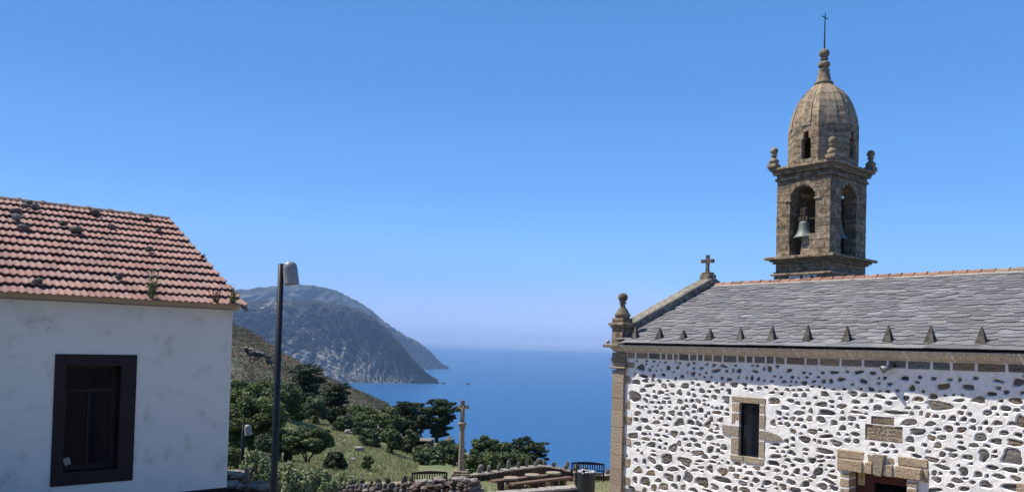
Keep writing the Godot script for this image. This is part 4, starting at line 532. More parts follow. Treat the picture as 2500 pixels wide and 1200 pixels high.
func church_wall(church: Node3D) -> void:
	# plaster brought up round every stone
	var step := 0.02
	var x0 := 0.33; var x1 := 16.6; var y0 := 0.5; var y1 := 5.68
	var nx := int((x1 - x0) / step) + 1; var ny := int((y1 - y0) / step) + 1
	var h := PackedFloat32Array(); h.resize(nx * ny); h.fill(0.0)
	var n := FastNoiseLite.new(); n.seed = 3; n.frequency = 0.9; n.fractal_octaves = 3
	for j in ny:
		for i in nx: h[j * nx + i] = n.get_noise_2d(x0 + i * step, (y0 + j * step) * 1.3) * 0.022
	var made := []
	var rects := [[5.30, 2.2, 6.7, 4.48], [4.9, 3.03, 7.4, 3.45], [9.26, 0.0, 12.1, 3.07], [10.13, 3.42, 11.33, 3.96], [10.33, 3.9, 11.07, 4.2]]
	for k in range(0, STONES.size(), 4):
		var cx: float = STONES[k]; var cy: float = STONES[k + 1]; var a: float = STONES[k + 2] * 0.86; var b: float = STONES[k + 3] * 0.82
		var skip := false
		for q in rects:
			if cx > q[0] and cx < q[2] and cy > q[1] and cy < q[3]: skip = true
		if skip: continue
		a = maxf(a, 0.035); b = maxf(b, 0.026)
		var p := rng.randf_range(1.6, 5.0)
		var turn := rng.randf_range(-0.22, 0.22) if a > b * 1.15 else rng.randf_range(-0.5, 0.5)
		if a > 0.3: turn *= 0.4
		var ca := cos(turn); var sa := sin(turn)
		var ph := [rng.randf() * TAU, rng.randf() * TAU, rng.randf_range(0.0, 0.2), rng.randf_range(0.04, 0.18)]
		made.append([cx, cy, a, b, p, turn, ph])
		var reach := maxf(a, b) + 0.07
		for j in range(maxi(int((cy - reach - y0) / step), 0), mini(int((cy + reach - y0) / step) + 1, ny)):
			for i in range(maxi(int((cx - reach - x0) / step), 0), mini(int((cx + reach - x0) / step) + 1, nx)):
				var dx := x0 + i * step - cx; var dy := y0 + j * step - cy
				var u := (dx * ca + dy * sa) / a; var w := (dy * ca - dx * sa) / b
				var r := pow(pow(absf(u), p) + pow(absf(w), p), 1.0 / p) / lumpy(ph, atan2(w, u))
				var d := -0.05 if r < 0.3 else sqrt(dx * dx + dy * dy) * (1.0 - 1.0 / r)
				if d < 0.06:
					var lip := exp(-pow((d - 0.035) / 0.016, 2.0)) * 0.009
					var base := h[j * nx + i]
					h[j * nx + i] = minf(base + lip, lerpf(-0.055, base + lip, smoothstep(-0.008, 0.028, d)))
	var pos := PackedVector3Array(); var cols := PackedColorArray()
	pos.resize(nx * ny)
	for j in ny:
		for i in nx: pos[j * nx + i] = Vector3(x0 + i * step, y0 + j * step, h[j * nx + i])
	var nor := PackedVector3Array(); nor.resize(nx * ny)
	var idx := PackedInt32Array()
	var holes := [[5.6, 2.3, 6.52, 4.3], [9.65, 0.0, 11.55, 2.5], [10.15, 3.44, 11.31, 3.94], [10.35, 3.93, 11.05, 4.18]]
	for j in ny:
		for i in nx:
			var e := pos[j * nx + mini(i + 1, nx - 1)] - pos[j * nx + maxi(i - 1, 0)]
			var f := pos[mini(j + 1, ny - 1) * nx + i] - pos[maxi(j - 1, 0) * nx + i]
			nor[j * nx + i] = e.cross(f).normalized()
			if i < nx - 1 and j < ny - 1:
				var c := pos[j * nx + i]
				var out := false
				for q in holes:
					if c.x > q[0] and c.x + step < q[2] and c.y > q[1] and c.y + step < q[3]: out = true
				if not out:
					var k := j * nx + i
					idx.append_array([k, k + nx, k + nx + 1, k, k + nx + 1, k + 1])
	var arr := []; arr.resize(Mesh.ARRAY_MAX)
	arr[Mesh.ARRAY_VERTEX] = pos; arr[Mesh.ARRAY_NORMAL] = nor; arr[Mesh.ARRAY_INDEX] = idx
	var am := ArrayMesh.new(); am.add_surface_from_arrays(Mesh.PRIMITIVE_TRIANGLES, arr)
	var wall := part(church, "wall", am, M.plaster)
	# the stones in their pockets: the 300 that show largest as pieces, the rest together
	made.sort_custom(func(p, q): return shown(church, p) > shown(church, q))
	var rest := MB.new()
	for k in made.size():
		var q: Array = made[k]
		var mb := rest if k >= 300 else MB.new()
		var base: Color = [Color(0.22, 0.21, 0.2), Color(0.3, 0.275, 0.25), Color(0.16, 0.16, 0.165), Color(0.34, 0.28, 0.225), Color(0.25, 0.235, 0.22), Color(0.4, 0.29, 0.21)][[0, 0, 1, 1, 2, 2, 4, 4, 4, 3, 3, 5][rng.randi() % 12]]
		if q[2] > 0.42: base = Color(0.27, 0.225, 0.19)
		mb.col = tone(base, 0.32, 0.05)
		var m := 8
		var zf := rng.randf_range(-0.03, -0.004)
		var r1 := []; var r2 := []; var r3 := []
		for s in m:
			var an := TAU * (s + rng.randf_range(-0.25, 0.25)) / m
			var cs := cos(an); var sn := sin(an)
			var rr: float = pow(pow(absf(cs), q[4]) + pow(absf(sn), q[4]), -1.0 / q[4]) * rng.randf_range(0.93, 1.05) * lumpy(q[6], an)
			var e := Vector2(cs * rr * q[2], sn * rr * q[3]).rotated(q[5])
			var c0 := Vector3(q[0], q[1], 0)
			r1.append(c0 + Vector3(e.x * 1.03, e.y * 1.03, -0.065))
			r2.append(c0 + Vector3(e.x * 0.92, e.y * 0.92, zf - rng.randf_range(0.004, 0.022)))
			r3.append(c0 + Vector3(e.x * 0.5, e.y * 0.5, zf + rng.randf_range(-0.016, 0.02)))
		for s in m:
			var t := (s + 1) % m
			mb.quad(r1[s], r2[s], r2[t], r1[t]); mb.quad(r2[s], r3[s], r3[t], r2[t])
			if s > 0 and s < m - 1: mb.tri(r3[0], r3[t], r3[s])
		if k < 300: part(wall, "stone", mb.mesh(), M.wall_stone)
	var small := part(wall, "small_stones", rest.mesh(), M.wall_stone)
	small.set_meta("kind", "stuff")
	# core of the building
	var core := MB.new()
	for q in [[-0.3, 0, 5.62, 5.9], [6.5, 0, 9.68, 5.9], [11.53, 0, 17.0, 5.9]]: core.box(Vector3(q[0], -0.6, -0.8), Vector3(q[2], q[3], -0.1))
	core.box(Vector3(5.62, -0.6, -0.8), Vector3(6.5, 2.33, -0.1)); core.box(Vector3(5.62, 4.28, -0.8), Vector3(6.5, 5.9, -0.1))
	core.box(Vector3(9.68, 2.42, -0.8), Vector3(11.53, 5.9, -0.1))
	core.box(Vector3(-0.3, -0.6, -12.2), Vector3(17, 6.0, -11.4))
	core.box(Vector3(16.4, -0.6, -11.4), Vector3(17, 6.0, -0.8))
	part(church, "masonry", core.mesh(), M.plaster)
	var gable := MB.new()
	gable.xf = Transform3D(Basis(Vector3.UP, -PI / 2), Vector3(0, 0, 0))
	gable.prism(PackedVector2Array([Vector2(-11.4, -0.6), Vector2(-0.8, -0.6), Vector2(-0.8, 6.25), Vector2(-6.1, 8.7), Vector2(-11.4, 6.25)]), -0.15, 0.3)
	part(church, "gable_wall", gable.mesh(), M.plaster)
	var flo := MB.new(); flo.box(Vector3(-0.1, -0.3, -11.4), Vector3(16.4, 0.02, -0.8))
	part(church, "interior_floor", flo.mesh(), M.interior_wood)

func lumpy(ph: Array, an: float) -> float: return 1.0 + ph[2] * cos(2.0 * an + ph[0]) + ph[3] * cos(3.0 * an + ph[1])

func shown(church: Node3D, q: Array) -> float:
	var p := to_photo(church, Vector3(q[0], q[1], 0))
	if p.x > 0.64 or p.y < -0.175 - p.x * 0.027: return 0.0
	return q[2] * q[3] / (p.z * p.z)

func church_trim(church: Node3D) -> void:
	# corner pilaster of stacked blocks with its thin capital
	var y := -0.4
	var hs := [1.0, 0.62, 0.55, 0.5, 0.62, 0.66, 0.5, 0.58, 0.55]
	for k in hs.size():
		var top: float = minf(y + hs[k], 5.22)
		rect_block(church, "pilaster_block", [-0.3, y, 0.33, top - 0.012], -0.78, 0.12, 0.012, tone(TAN, 0.1, 0.03), M.granite, 0.006)
		y = top
	rect_block(church, "capital", [-0.42, 5.22, 0.43, 5.30], -0.85, 0.22, 0.03, TAN * 1.05, M.granite)
	rect_block(church, "capital", [-0.33, 5.305, 0.36, 5.50], -0.78, 0.14, 0.015, TAN * 0.85, M.granite)
	rect_block(church, "capital", [-0.36, 5.505, 0.40, 5.66], -0.78, 0.16, 0.015, TAN * 0.75, M.granite)
	rect_block(church, "capital", [-0.33, 5.665, 0.37, 5.86], -0.78, 0.13, 0.015, TAN * 0.8, M.granite)
	for q in [[0.34, 4.62, 0.56, 4.95], [0.34, 3.62, 0.62, 4.02], [0.34, 3.0, 0.7, 3.36], [0.34, 2.18, 0.7, 2.5], [0.34, 1.35, 0.68, 1.7], [0.34, 5.28, 0.8, 5.5], [0.34, 0.6, 0.7, 0.95], [14.35, 2.05, 15.2, 2.72]]:
		rect_block(church, "quoin", q, -0.2, 0.018, 0.025, tone(TAN, 0.12, 0.05), M.granite, 0.02)
	# frieze blocks under the cornice, pale mortar between
	var fr := [0.39, 0.86, 1.5, 2.11, 2.39, 2.71, 2.97, 3.47, 3.83, 4.1, 4.5, 4.94, 5.55, 5.89, 6.2, 6.68, 7.02, 7.43, 8.14, 8.62, 9.35, 10.08, 10.84, 11.42, 12.12, 12.66, 13.32, 14.09, 14.8, 15.4, 16.2, 17.0]
	for k in fr.size() - 1:
		var c: Color = [Color(0.3, 0.24, 0.19), Color(0.34, 0.28, 0.225), Color(0.22, 0.205, 0.195), Color(0.37, 0.29, 0.21)][rng.randi() % 4]
		if k >= 21 and k <= 24: c = Color(0.2, 0.2, 0.205)
		rect_block(church, "frieze_block", [fr[k] + 0.035, 5.655, fr[k + 1] - 0.035, 5.875], -0.2, 0.05, 0.012, tone(c, 0.15, 0.04), M.granite, 0.008)
	var mort := MB.new()
	mort.box(Vector3(0.39, 5.64, -0.2), Vector3(17.0, 5.885, 0.038))
	part(church, "frieze_mortar", mort.mesh(), M.plaster)
	# moulded cornice stones with pale joints
	var co := [-0.3, 0.47, 2.07, 3.86, 5.16, 6.56, 7.93, 9.76, 11.49, 12.77, 14.51, 15.8, 17.0]
	var prof := [[-0.3, 5.885], [0.07, 5.885], [0.1, 5.93], [0.17, 5.95], [0.24, 6.0], [0.29, 6.07], [0.38, 6.1], [0.44, 6.11], [0.46, 6.17], [-0.3, 6.2]]
	for k in co.size() - 1:
		for pass_ in 2:
			var mb := MB.new()
			var a: float = co[k] + (0.03 if pass_ == 0 else -0.03) ; var b: float = co[k + 1] - 0.03 if pass_ == 0 else co[k] + 0.03
			if pass_ == 1 and k == 0: continue
			var grow := 0.0 if pass_ == 0 else -0.012
			mb.col = tone(Color(0.64, 0.58, 0.51), 0.08, 0.03) if pass_ == 0 else Color(0.9, 0.9, 0.9)
			for s in prof.size():
				var p: Array = prof[s]; var q: Array = prof[(s + 1) % prof.size()]
				mb.quad(Vector3(a, p[1], p[0] + grow), Vector3(a, q[1], q[0] + grow), Vector3(b, q[1], q[0] + grow), Vector3(b, p[1], p[0] + grow))
			for s in range(1, prof.size() - 1):
				for xx in [a, b]: mb.tri(Vector3(xx, prof[0][1], prof[0][0]), Vector3(xx, prof[s][1], prof[s][0] + grow), Vector3(xx, prof[s + 1][1], prof[s + 1][0] + grow))
			part(church, "cornice_stone" if pass_ == 0 else "cornice_joint", mb.mesh(), M.granite if pass_ == 0 else M.plaster)
	# pedestal and ball finial on the corner
	rect_block(church, "corner_cornice", [-0.55, 6.06, 0.3, 6.2], -0.7, 0.48, 0.05, TAN * 0.75, M.granite)
	rect_block(church, "pedestal", [-0.4, 6.2, 0.2, 6.86], -0.5, 0.1, 0.02, TAN * 0.62, M.ashlar)
	rect_block(church, "pedestal_moulding", [-0.45, 6.86, 0.25, 6.95], -0.55, 0.15, 0.03, TAN * 0.7, M.ashlar)
	rect_block(church, "pedestal_moulding", [-0.52, 6.955, 0.32, 7.07], -0.62, 0.22, 0.04, TAN * 0.75, M.ashlar)
	var fi := MB.new()
	fi.col = Color(0.23, 0.19, 0.145)
	fi.block(Vector3(-0.4, 7.07, -0.5), Vector3(0.2, 7.26, 0.1), 0.02)
	fi.lathe([[0.27, 7.26], [0.32, 7.34], [0.32, 7.42], [0.27, 7.46], [0.25, 7.5], [0.22, 7.58], [0.15, 7.66], [0.11, 7.72], [0.1, 7.84], [0.16, 7.86], [0.16, 7.89], [0.1, 7.91], [0.13, 7.95], [0.185, 8.02], [0.2, 8.1], [0.185, 8.18], [0.12, 8.26], [0.0, 8.29]], 20, Vector3(-0.1, 0, -0.2))
	part(church, "finial", fi.mesh(true), M.ashlar)
	var sm := MB.new(); sm.col = Color(0.6, 0.58, 0.55)
	sm.lathe([[0.0, 6.2], [0.07, 6.22], [0.09, 6.29], [0.07, 6.36], [0.0, 6.38]], 12, Vector3(-0.5, 0, 0.2))
	part(church, "small_ball", sm.mesh(true), M.granite)
	# raking coping of the gable, in slabs, and the stone cross on its apex
	var run := Vector3(0, 9.38 - 7.05, -6.1 + 0.62)
	for side in 2:
		for k in 6:
			var mb := MB.new()
			var t0 := k / 6.0; var t1 := (k + 1) / 6.0
			mb.col = tone(Color(0.27, 0.255, 0.235), 0.1, 0.02)
			var a := Vector3(0, 7.05, -0.62) + run * t0; var b := Vector3(0, 7.05, -0.62) + run * t1
			if side == 1: a.z = -12.2 - a.z; b.z = -12.2 - b.z
			var L := (b - a).length()
			var dirz := (b - a).normalized()
			mb.xf = Transform3D(Basis(Vector3(1, 0, 0), dirz.cross(Vector3(1, 0, 0)) * (1.0 if side == 1 else -1.0), dirz), a)
			if mb.xf.basis.y.y < 0: mb.xf.basis.y = -mb.xf.basis.y
			mb.block(Vector3(-0.62, -0.55, 0.004), Vector3(0.06, 0.0, L - 0.004), 0.03, 0.008, rng)
			part(church, "coping_slab", mb.mesh(), M.ashlar)
	rect_block(church, "cross_base", [-0.58, 9.22, -0.02, 9.5], -6.36, -5.84, 0.03, Color(0.22, 0.19, 0.15), M.ashlar)
	rect_block(church, "cross_base", [-0.52, 9.505, -0.1, 9.6], -6.31, -5.89, 0.03, Color(0.2, 0.18, 0.14), M.ashlar)
	var cr := MB.new(); cr.col = Color(0.17, 0.15, 0.125)
	cr.xf = Transform3D(Basis(Vector3.UP, deg_to_rad(10)), Vector3(-0.33, -0.06, -6.1))
	var w := 0.06
	cr.prism(PackedVector2Array([Vector2(-w * 1.3, 9.66), Vector2(w * 1.3, 9.66), Vector2(w, 9.8), Vector2(w, 10.1), Vector2(0.3, 10.09), Vector2(0.3, 10.25), Vector2(w, 10.24), Vector2(w * 1.2, 10.45), Vector2(-w * 1.2, 10.45), Vector2(-w, 10.24), Vector2(-0.3, 10.25), Vector2(-0.3, 10.09), Vector2(-w, 10.1), Vector2(-w, 9.8)]), -0.075, 0.075)
	part(church, "gable_cross", cr.mesh(), M.ashlar)

func church_openings(church: Node3D) -> void:
	var ws := Color(0.46, 0.385, 0.29)
	var win := Node3D.new(); win.name = "window"; church.add_child(win)
	for q in [[5.34, 4.25, 6.68, 4.46], [5.35, 3.92, 5.66, 4.235], [5.35, 3.48, 5.66, 3.88], [5.34, 2.45, 5.66, 3.02], [5.33, 2.24, 5.84, 2.41], [5.88, 2.21, 6.66, 2.41], [6.46, 3.94, 6.67, 4.235], [6.46, 3.41, 6.68, 3.9], [6.46, 2.45, 6.68, 3.0]]:
		rect_block(win, "surround_block", q, -0.5, rng.randf_range(0.024, 0.032), 0.012, tone(ws, 0.12, 0.04), M.granite, 0.006)
	for q in [[[5.0, 3.1], [4.95, 3.36], [5.02, 3.42], [5.655, 3.42], [5.655, 3.05]], [[6.465, 3.06], [6.465, 3.35], [6.9, 3.34], [7.25, 3.24], [7.36, 3.12], [7.1, 3.06]]]:
		var tm := MB.new(); tm.col = tone(Color(0.42, 0.36, 0.3), 0.1, 0.04)
		var pg := PackedVector2Array()
		for e in q: pg.append(Vector2(e[0], e[1]))
		tm.prism(pg, -0.3, 0.034)
		part(win, "surround_block", tm.mesh(), M.granite)
	var mo := MB.new()
	for q in [[5.36, 2.28, 5.655, 4.3], [6.465, 2.28, 6.66, 4.3]]: mo.box(Vector3(q[0], q[1], -0.49), Vector3(q[2], q[3], 0.022))
	part(win, "mortar", mo.mesh(), M.plaster)
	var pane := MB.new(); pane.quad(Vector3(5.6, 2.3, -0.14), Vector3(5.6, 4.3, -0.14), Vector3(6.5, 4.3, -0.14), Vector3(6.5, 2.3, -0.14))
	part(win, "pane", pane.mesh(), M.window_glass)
	var fr := MB.new(); fr.col = Color(1, 1, 1)
	fr.box(Vector3(5.64, 2.4, -0.19), Vector3(5.71, 4.27, -0.1)); fr.box(Vector3(6.41, 2.4, -0.19), Vector3(6.48, 4.27, -0.1))
	fr.box(Vector3(5.64, 4.2, -0.19), Vector3(6.48, 4.27, -0.1)); fr.box(Vector3(5.64, 2.4, -0.19), Vector3(6.48, 2.47, -0.1))
	part(win, "frame", fr.mesh(), M.lamp_pole)
	# door: straight lintel in five stones with a projecting moulding
	var door := Node3D.new(); door.name = "door"; church.add_child(door)
	var dc := Color(0.48, 0.38, 0.28)
	for q in [[9.28, 2.78, 10.16, 3.05], [10.26, 2.76, 10.46, 2.99], [10.88, 2.78, 11.09, 2.98], [11.18, 2.78, 12.07, 3.05], [9.28, 2.4, 9.42, 2.775], [11.92, 2.38, 12.07, 2.775]]:
		rect_block(door, "lintel_stone", q, -0.3, 0.03, 0.03, tone(dc, 0.1, 0.04), M.granite, 0.015)
	for q in [[9.43, 2.42, 10.17, 2.775], [10.25, 2.42, 10.47, 2.775], [10.87, 2.42, 11.09, 2.775], [11.17, 2.42, 11.91, 2.775]]:
		rect_block(door, "moulded_stone", q, -0.6, 0.16, 0.02, tone(dc, 0.1, 0.04), M.granite, 0.01)
	var ky := MB.new(); ky.col = Color(0.35, 0.3, 0.235)
	ky.prism(PackedVector2Array([Vector2(10.56, 2.41), Vector2(10.78, 2.41), Vector2(10.84, 3.03), Vector2(10.5, 3.03)]), -0.5, 0.22)
	part(door, "keystone", ky.mesh(), M.granite)
	var yy := 2.4
	for k in 6:
		var hh: float = [0.2, 0.3, 0.36, 0.5, 0.5, 0.7][k]
		rect_block(door, "jamb_stone", [9.43, yy - hh + 0.02, 9.73, yy - 0.04], -0.6, 0.1, 0.012, tone(dc, 0.12, 0.04), M.granite, 0.008)
		rect_block(door, "jamb_stone", [11.48, yy - hh + 0.02, 11.78, yy - 0.04], -0.6, 0.1, 0.012, tone(dc, 0.12, 0.04), M.granite, 0.008)
		yy -= hh
	var mo2 := MB.new()
	mo2.box(Vector3(9.46, -0.3, -0.58), Vector3(9.715, 2.4, 0.08)); mo2.box(Vector3(11.495, -0.3, -0.58), Vector3(11.75, 2.4, 0.08)); mo2.box(Vector3(10.1, 2.43, -0.5), Vector3(11.2, 2.76, 0.09))
	mo2.box(Vector3(10.12, 2.765, -0.3), Vector3(11.22, 2.98, 0.012))
	part(door, "mortar", mo2.mesh(), M.plaster)
	var lf := MB.new()
	lf.box(Vector3(9.73, 2.12, -0.4), Vector3(11.48, 2.42, -0.34)); lf.box(Vector3(9.73, -0.3, -0.4), Vector3(10.32, 2.12, -0.34)); lf.box(Vector3(11.4, -0.3, -0.4), Vector3(11.48, 2.12, -0.34))
	part(door, "door_frame", lf.mesh(), M.door_paint)
	var pp := MB.new(); pp.box(Vector3(9.8, 1.98, -0.338), Vector3(10.02, 2.36, -0.325)); pp.col = Color(0.25, 0.2, 0.1); pp.box(Vector3(9.88, 2.22, -0.324), Vector3(9.95, 2.26, -0.32))
	var pm := mat("notice_paper", Color(0.42, 0.36, 0.2), 0.8)
	part(door, "notice", pp.mesh(), pm)
	# carved plaque in two stones
	var pl := Node3D.new(); pl.name = "plaque"; church.add_child(pl)
	rect_block(pl, "slab", [10.36, 3.945, 11.05, 4.18], -0.3, -0.03, 0.012, Color(0.5, 0.4, 0.3), M.granite, 0.004)
	rect_block(pl, "slab", [10.16, 3.445, 11.31, 3.94], -0.3, -0.03, 0.012, Color(0.52, 0.42, 0.31), M.granite, 0.004)
	var f := SystemFont.new(); f.font_names = PackedStringArray(["Droid Sans"])
	var rows := [["ESTAIGLESIA", 10.705, 4.085, 0.6], ["ITORREHASTA", 10.705, 3.985, 0.6], ["LACAPILLAMAIOR", 10.735, 3.86, 1.08], ["LAHIZOFR.D MIGVEL", 10.735, 3.745, 1.08], ["LOPEZDELAPEÑA", 10.735, 3.625, 1.06], ["AÑO DE 1785", 10.735, 3.505, 0.86]]
	for q in rows:
		var tm := TextMesh.new()
		tm.font = f; tm.text = q[0]; tm.font_size = 64; tm.pixel_size = 0.0017; tm.depth = 0.012
		var o := part(pl, "inscription", tm, M.letters)
		var wd := tm.get_aabb().size.x
		o.scale = Vector3(q[3] / wd, 1.0, 1.0)
		o.position = Vector3(q[1], q[2], -0.026)

func slate_piece(mb: MB, at: Vector3, ex: Vector3, ey: Vector3, nn: Vector3, w: float, len_: float, lift: float) -> void:
	var pts := []
	var skew := rng.randf_range(-0.03, 0.03)
	var n := 6
	var drop := w * rng.randf_range(0.14, 0.26) if w < 1.2 else 0.02
	for k in n + 1:
		var u := float(k) / n
		var c := pow(absf(u * 2.0 - 1.0), 1.9) * drop
		pts.append([(u - 0.5) * w, c + skew * (u - 0.5) + rng.randf_range(-0.006, 0.006)])
	var P := func(x: float, y: float, up: float) -> Vector3: return at + ex * x + ey * y + nn * (lift * (1.0 - y / len_) + up)
	for k in n:
		var a: Array = pts[k]; var b: Array = pts[k + 1]
		mb.quad(P.call(a[0], a[1], 0.0), P.call(a[0] * 0.97, len_, 0.0), P.call(b[0] * 0.97, len_, 0.0), P.call(b[0], b[1], 0.0))
		mb.quad(P.call(a[0], a[1], -0.02), P.call(a[0], a[1], 0.0), P.call(b[0], b[1], 0.0), P.call(b[0], b[1], -0.02))
	for e in [pts[0], pts[n]]: mb.quad(P.call(e[0], e[1], -0.02), P.call(e[0], e[1], 0.0), P.call(e[0] * 0.97, len_, 0.0), P.call(e[0] * 0.97, len_, -0.02))

func church_roof(church: Node3D) -> void:
	var e0 := Vector3(0, 6.23, 0.5)
	var top := Vector3(0, 8.98, -6.1)
	var ey := (top - e0).normalized(); var ex := Vector3(1, 0, 0); var nn := ex.cross(ey) * -1.0
	if nn.y < 0: nn = -nn
	var L := (top - e0).length()
	var mb := MB.new()
	mb.col = Color(0.08, 0.08, 0.085)
	mb.prism(PackedVector2Array([Vector2(0.42, 6.215), Vector2(-6.1, 8.92), Vector2(-12.7, 6.2), Vector2(-12.7, 6.1), Vector2(-6.1, 8.8), Vector2(0.1, 6.21)]), 0.0, 17.0)
	# the prism runs along local x
	for i in mb.v.size(): mb.v[i] = Vector3(mb.v[i].z, mb.v[i].y, mb.v[i].x)
	var roof := part(church, "roof", mb.mesh(), M.slate)
	var rows := []
	var y := -0.03
	var r := 0
	while y < L - 0.1:
		var gauge := lerpf(0.3, 0.255, clampf(y / L * 2.0, 0.0, 1.0)) * rng.randf_range(0.9, 1.1)
		var x := (0.06 if y > 0.2 else 0.5) - rng.randf() * 0.3
		while x < 17.0:
			var w := rng.randf_range(0.36, 0.76) * (1.15 if r < 3 else 1.0)
			if r == 0: w = rng.randf_range(1.2, 1.6)
			if x + w * 0.5 > 0.1:
				rows.append([e0 + ey * (y + rng.randf_range(-0.085, 0.085) * (0.0 if r == 0 else 1.0)) + ex * (x + w * 0.5) + nn * 0.012, w + 0.05, gauge, r])
			x += w
		y += gauge; r += 1
	rows.sort_custom(func(p, q): return slate_shown(church, p) > slate_shown(church, q))
	var rest := MB.new()
	for k in rows.size():
		var q: Array = rows[k]
		var sm := rest if k >= 300 else MB.new()
		sm.col = tone([Color(0.215, 0.21, 0.224), Color(0.185, 0.182, 0.194), Color(0.25, 0.245, 0.258), Color(0.2, 0.197, 0.203), Color(0.23, 0.22, 0.224)][rng.randi() % 5], 0.22, 0.02)
		var turn := Basis(nn, rng.randf_range(-0.07, 0.07) if q[3] > 0 else 0.0)
		slate_piece(sm, q[0], turn * ex, turn * ey, nn, q[1], q[2] + 0.3, 0.038 + rng.randf_range(0.0, 0.016))
		if k < 300: part(roof, "slate", sm.mesh(), M.slate)
	var rs := part(roof, "slates_beyond", rest.mesh(), M.slate)
	rs.set_meta("kind", "stuff")
	# clay ridge tiles
	var x2 := 0.1
	var k2 := 0
	while x2 < 17.0:
		var len_ := rng.randf_range(0.42, 0.5)
		var rm := MB.new()
		rm.col = tone(Color(0.36, 0.2, 0.145), 0.25, 0.06) if x2 < 11.4 else tone(Color(0.33, 0.25, 0.2), 0.2, 0.06)
		var h := 9.0 + rng.randf_range(-0.01, 0.01)
		var n := 8
		for s in n:
			var a := PI * s / n; var b := PI * (s + 1) / n
			var ra := 0.125; var rb := 0.148
			rm.quad(Vector3(x2, h - 0.04 + sin(a) * ra, -6.1 + cos(a) * ra), Vector3(x2, h - 0.04 + sin(b) * ra, -6.1 + cos(b) * ra), Vector3(x2 + len_ + 0.06, h - 0.02 + sin(b) * rb, -6.1 + cos(b) * rb), Vector3(x2 + len_ + 0.06, h - 0.02 + sin(a) * rb, -6.1 + cos(a) * rb))
			rm.quad(Vector3(x2 + len_ + 0.06, h - 0.02 + sin(a) * rb, -6.1 + cos(a) * rb), Vector3(x2 + len_ + 0.06, h - 0.02 + sin(b) * rb, -6.1 + cos(b) * rb), Vector3(x2 + len_ + 0.06, h - 0.04 + sin(b) * 0.14, -6.1 + cos(b) * 0.14), Vector3(x2 + len_ + 0.06, h - 0.04 + sin(a) * 0.14, -6.1 + cos(a) * 0.14))
		part(roof, "ridge_tile", rm.mesh(), M.clay_tile)
		x2 += len_; k2 += 1
	var rmo := MB.new(); rmo.col = Color(0.45, 0.42, 0.38)
	rmo.prism(PackedVector2Array([Vector2(-5.86, 8.93), Vector2(-6.34, 8.93), Vector2(-6.1, 9.06)]), 0.06, 17.0)
	for i in rmo.v.size(): rmo.v[i] = Vector3(rmo.v[i].z, rmo.v[i].y, rmo.v[i].x)
	part(roof, "ridge_mortar", rmo.mesh(), M.granite)
	# slate pinnacles along the eave
	for px in [0.8, 2.03, 3.16, 4.35, 5.64, 6.89, 8.2, 9.54, 10.84, 12.07, 13.44, 14.75, 16.0]:
		var pm := MB.new()
		pm.col = tone(Color(0.12, 0.117, 0.11), 0.15, 0.03)
		var hh: float = (0.47 if px > 6.0 else 0.42) + rng.randf_range(-0.03, 0.04)
		if px > 3.0 and px < 3.3: hh = 0.34
		var b := Vector3(px, 6.3, 0.0)
		var s := rng.randf_range(0.135, 0.15)
		pm.box(b + Vector3(-s, -0.1, -s), b + Vector3(s, 0.16, s))
		var t := b + Vector3(0, 0.16 + hh, 0)
		var q := [b + Vector3(-s * 0.93, 0.16, s * 0.93), b + Vector3(s * 0.93, 0.16, s * 0.93), b + Vector3(s * 0.93, 0.16, -s * 0.93), b + Vector3(-s * 0.93, 0.16, -s * 0.93)]
		for i in 4:
			var u: Vector3 = t + (q[i] - t).slide(Vector3.UP) * 0.1; var w: Vector3 = t + (q[(i + 1) % 4] - t).slide(Vector3.UP) * 0.1
			pm.quad(q[i], u, w, q[(i + 1) % 4]); pm.tri(u, t + Vector3.UP * 0.02, w)
		part(roof, "pinnacle", pm.mesh(), M.ashlar)

func slate_shown(church: Node3D, q: Array) -> float:
	var p := to_photo(church, q[0])
	return 0.0 if p.x > 0.64 else q[1] * q[2] / (p.z * p.z * p.z)

func build_church() -> void:
	var church := thing("church", "white church with dark rubble stones in its wall and slate roof", "church", CHURCH_AT, CHURCH_TURN)
	church_wall(church); church_trim(church); church_openings(church); church_roof(church)
	# floodlight under the cornice
	var fl := thing("floodlight", "small grey horn shaped floodlight under the church cornice", "floodlight", church.transform * Vector3(10.95, 5.6, 0.0), CHURCH_TURN)
	var mb := MB.new()
	var dir := Vector3(-0.62, -0.3, 0.55).normalized()
	var root := Vector3(0.12, 0.12, 0.12)
	mb.tube([Vector3(0.12, 0.2, 0.02), Vector3(0.12, 0.16, 0.1), root], [0.02, 0.02, 0.02], 8)
	mb.tube([root - dir * 0.06, root, root + dir * 0.05], [0.03, 0.05, 0.05], 10)
	part(fl, "bracket", mb.mesh(), M.lamp_pole)
	var hb := MB.new(); hb.col = Color(0.8, 0.8, 0.8)
	hb.tube([root + dir * 0.04, root + dir * 0.2, root + dir * 0.36], [0.05, 0.075, 0.13], 16)
	part(fl, "horn", hb.mesh(true), M.lamp_shell)
	var gb := MB.new(); gb.tube([root + dir * 0.361, root + dir * 0.366], [0.11, 0.11], 16)
	part(fl, "lens", gb.mesh(), M.lamp_glass)

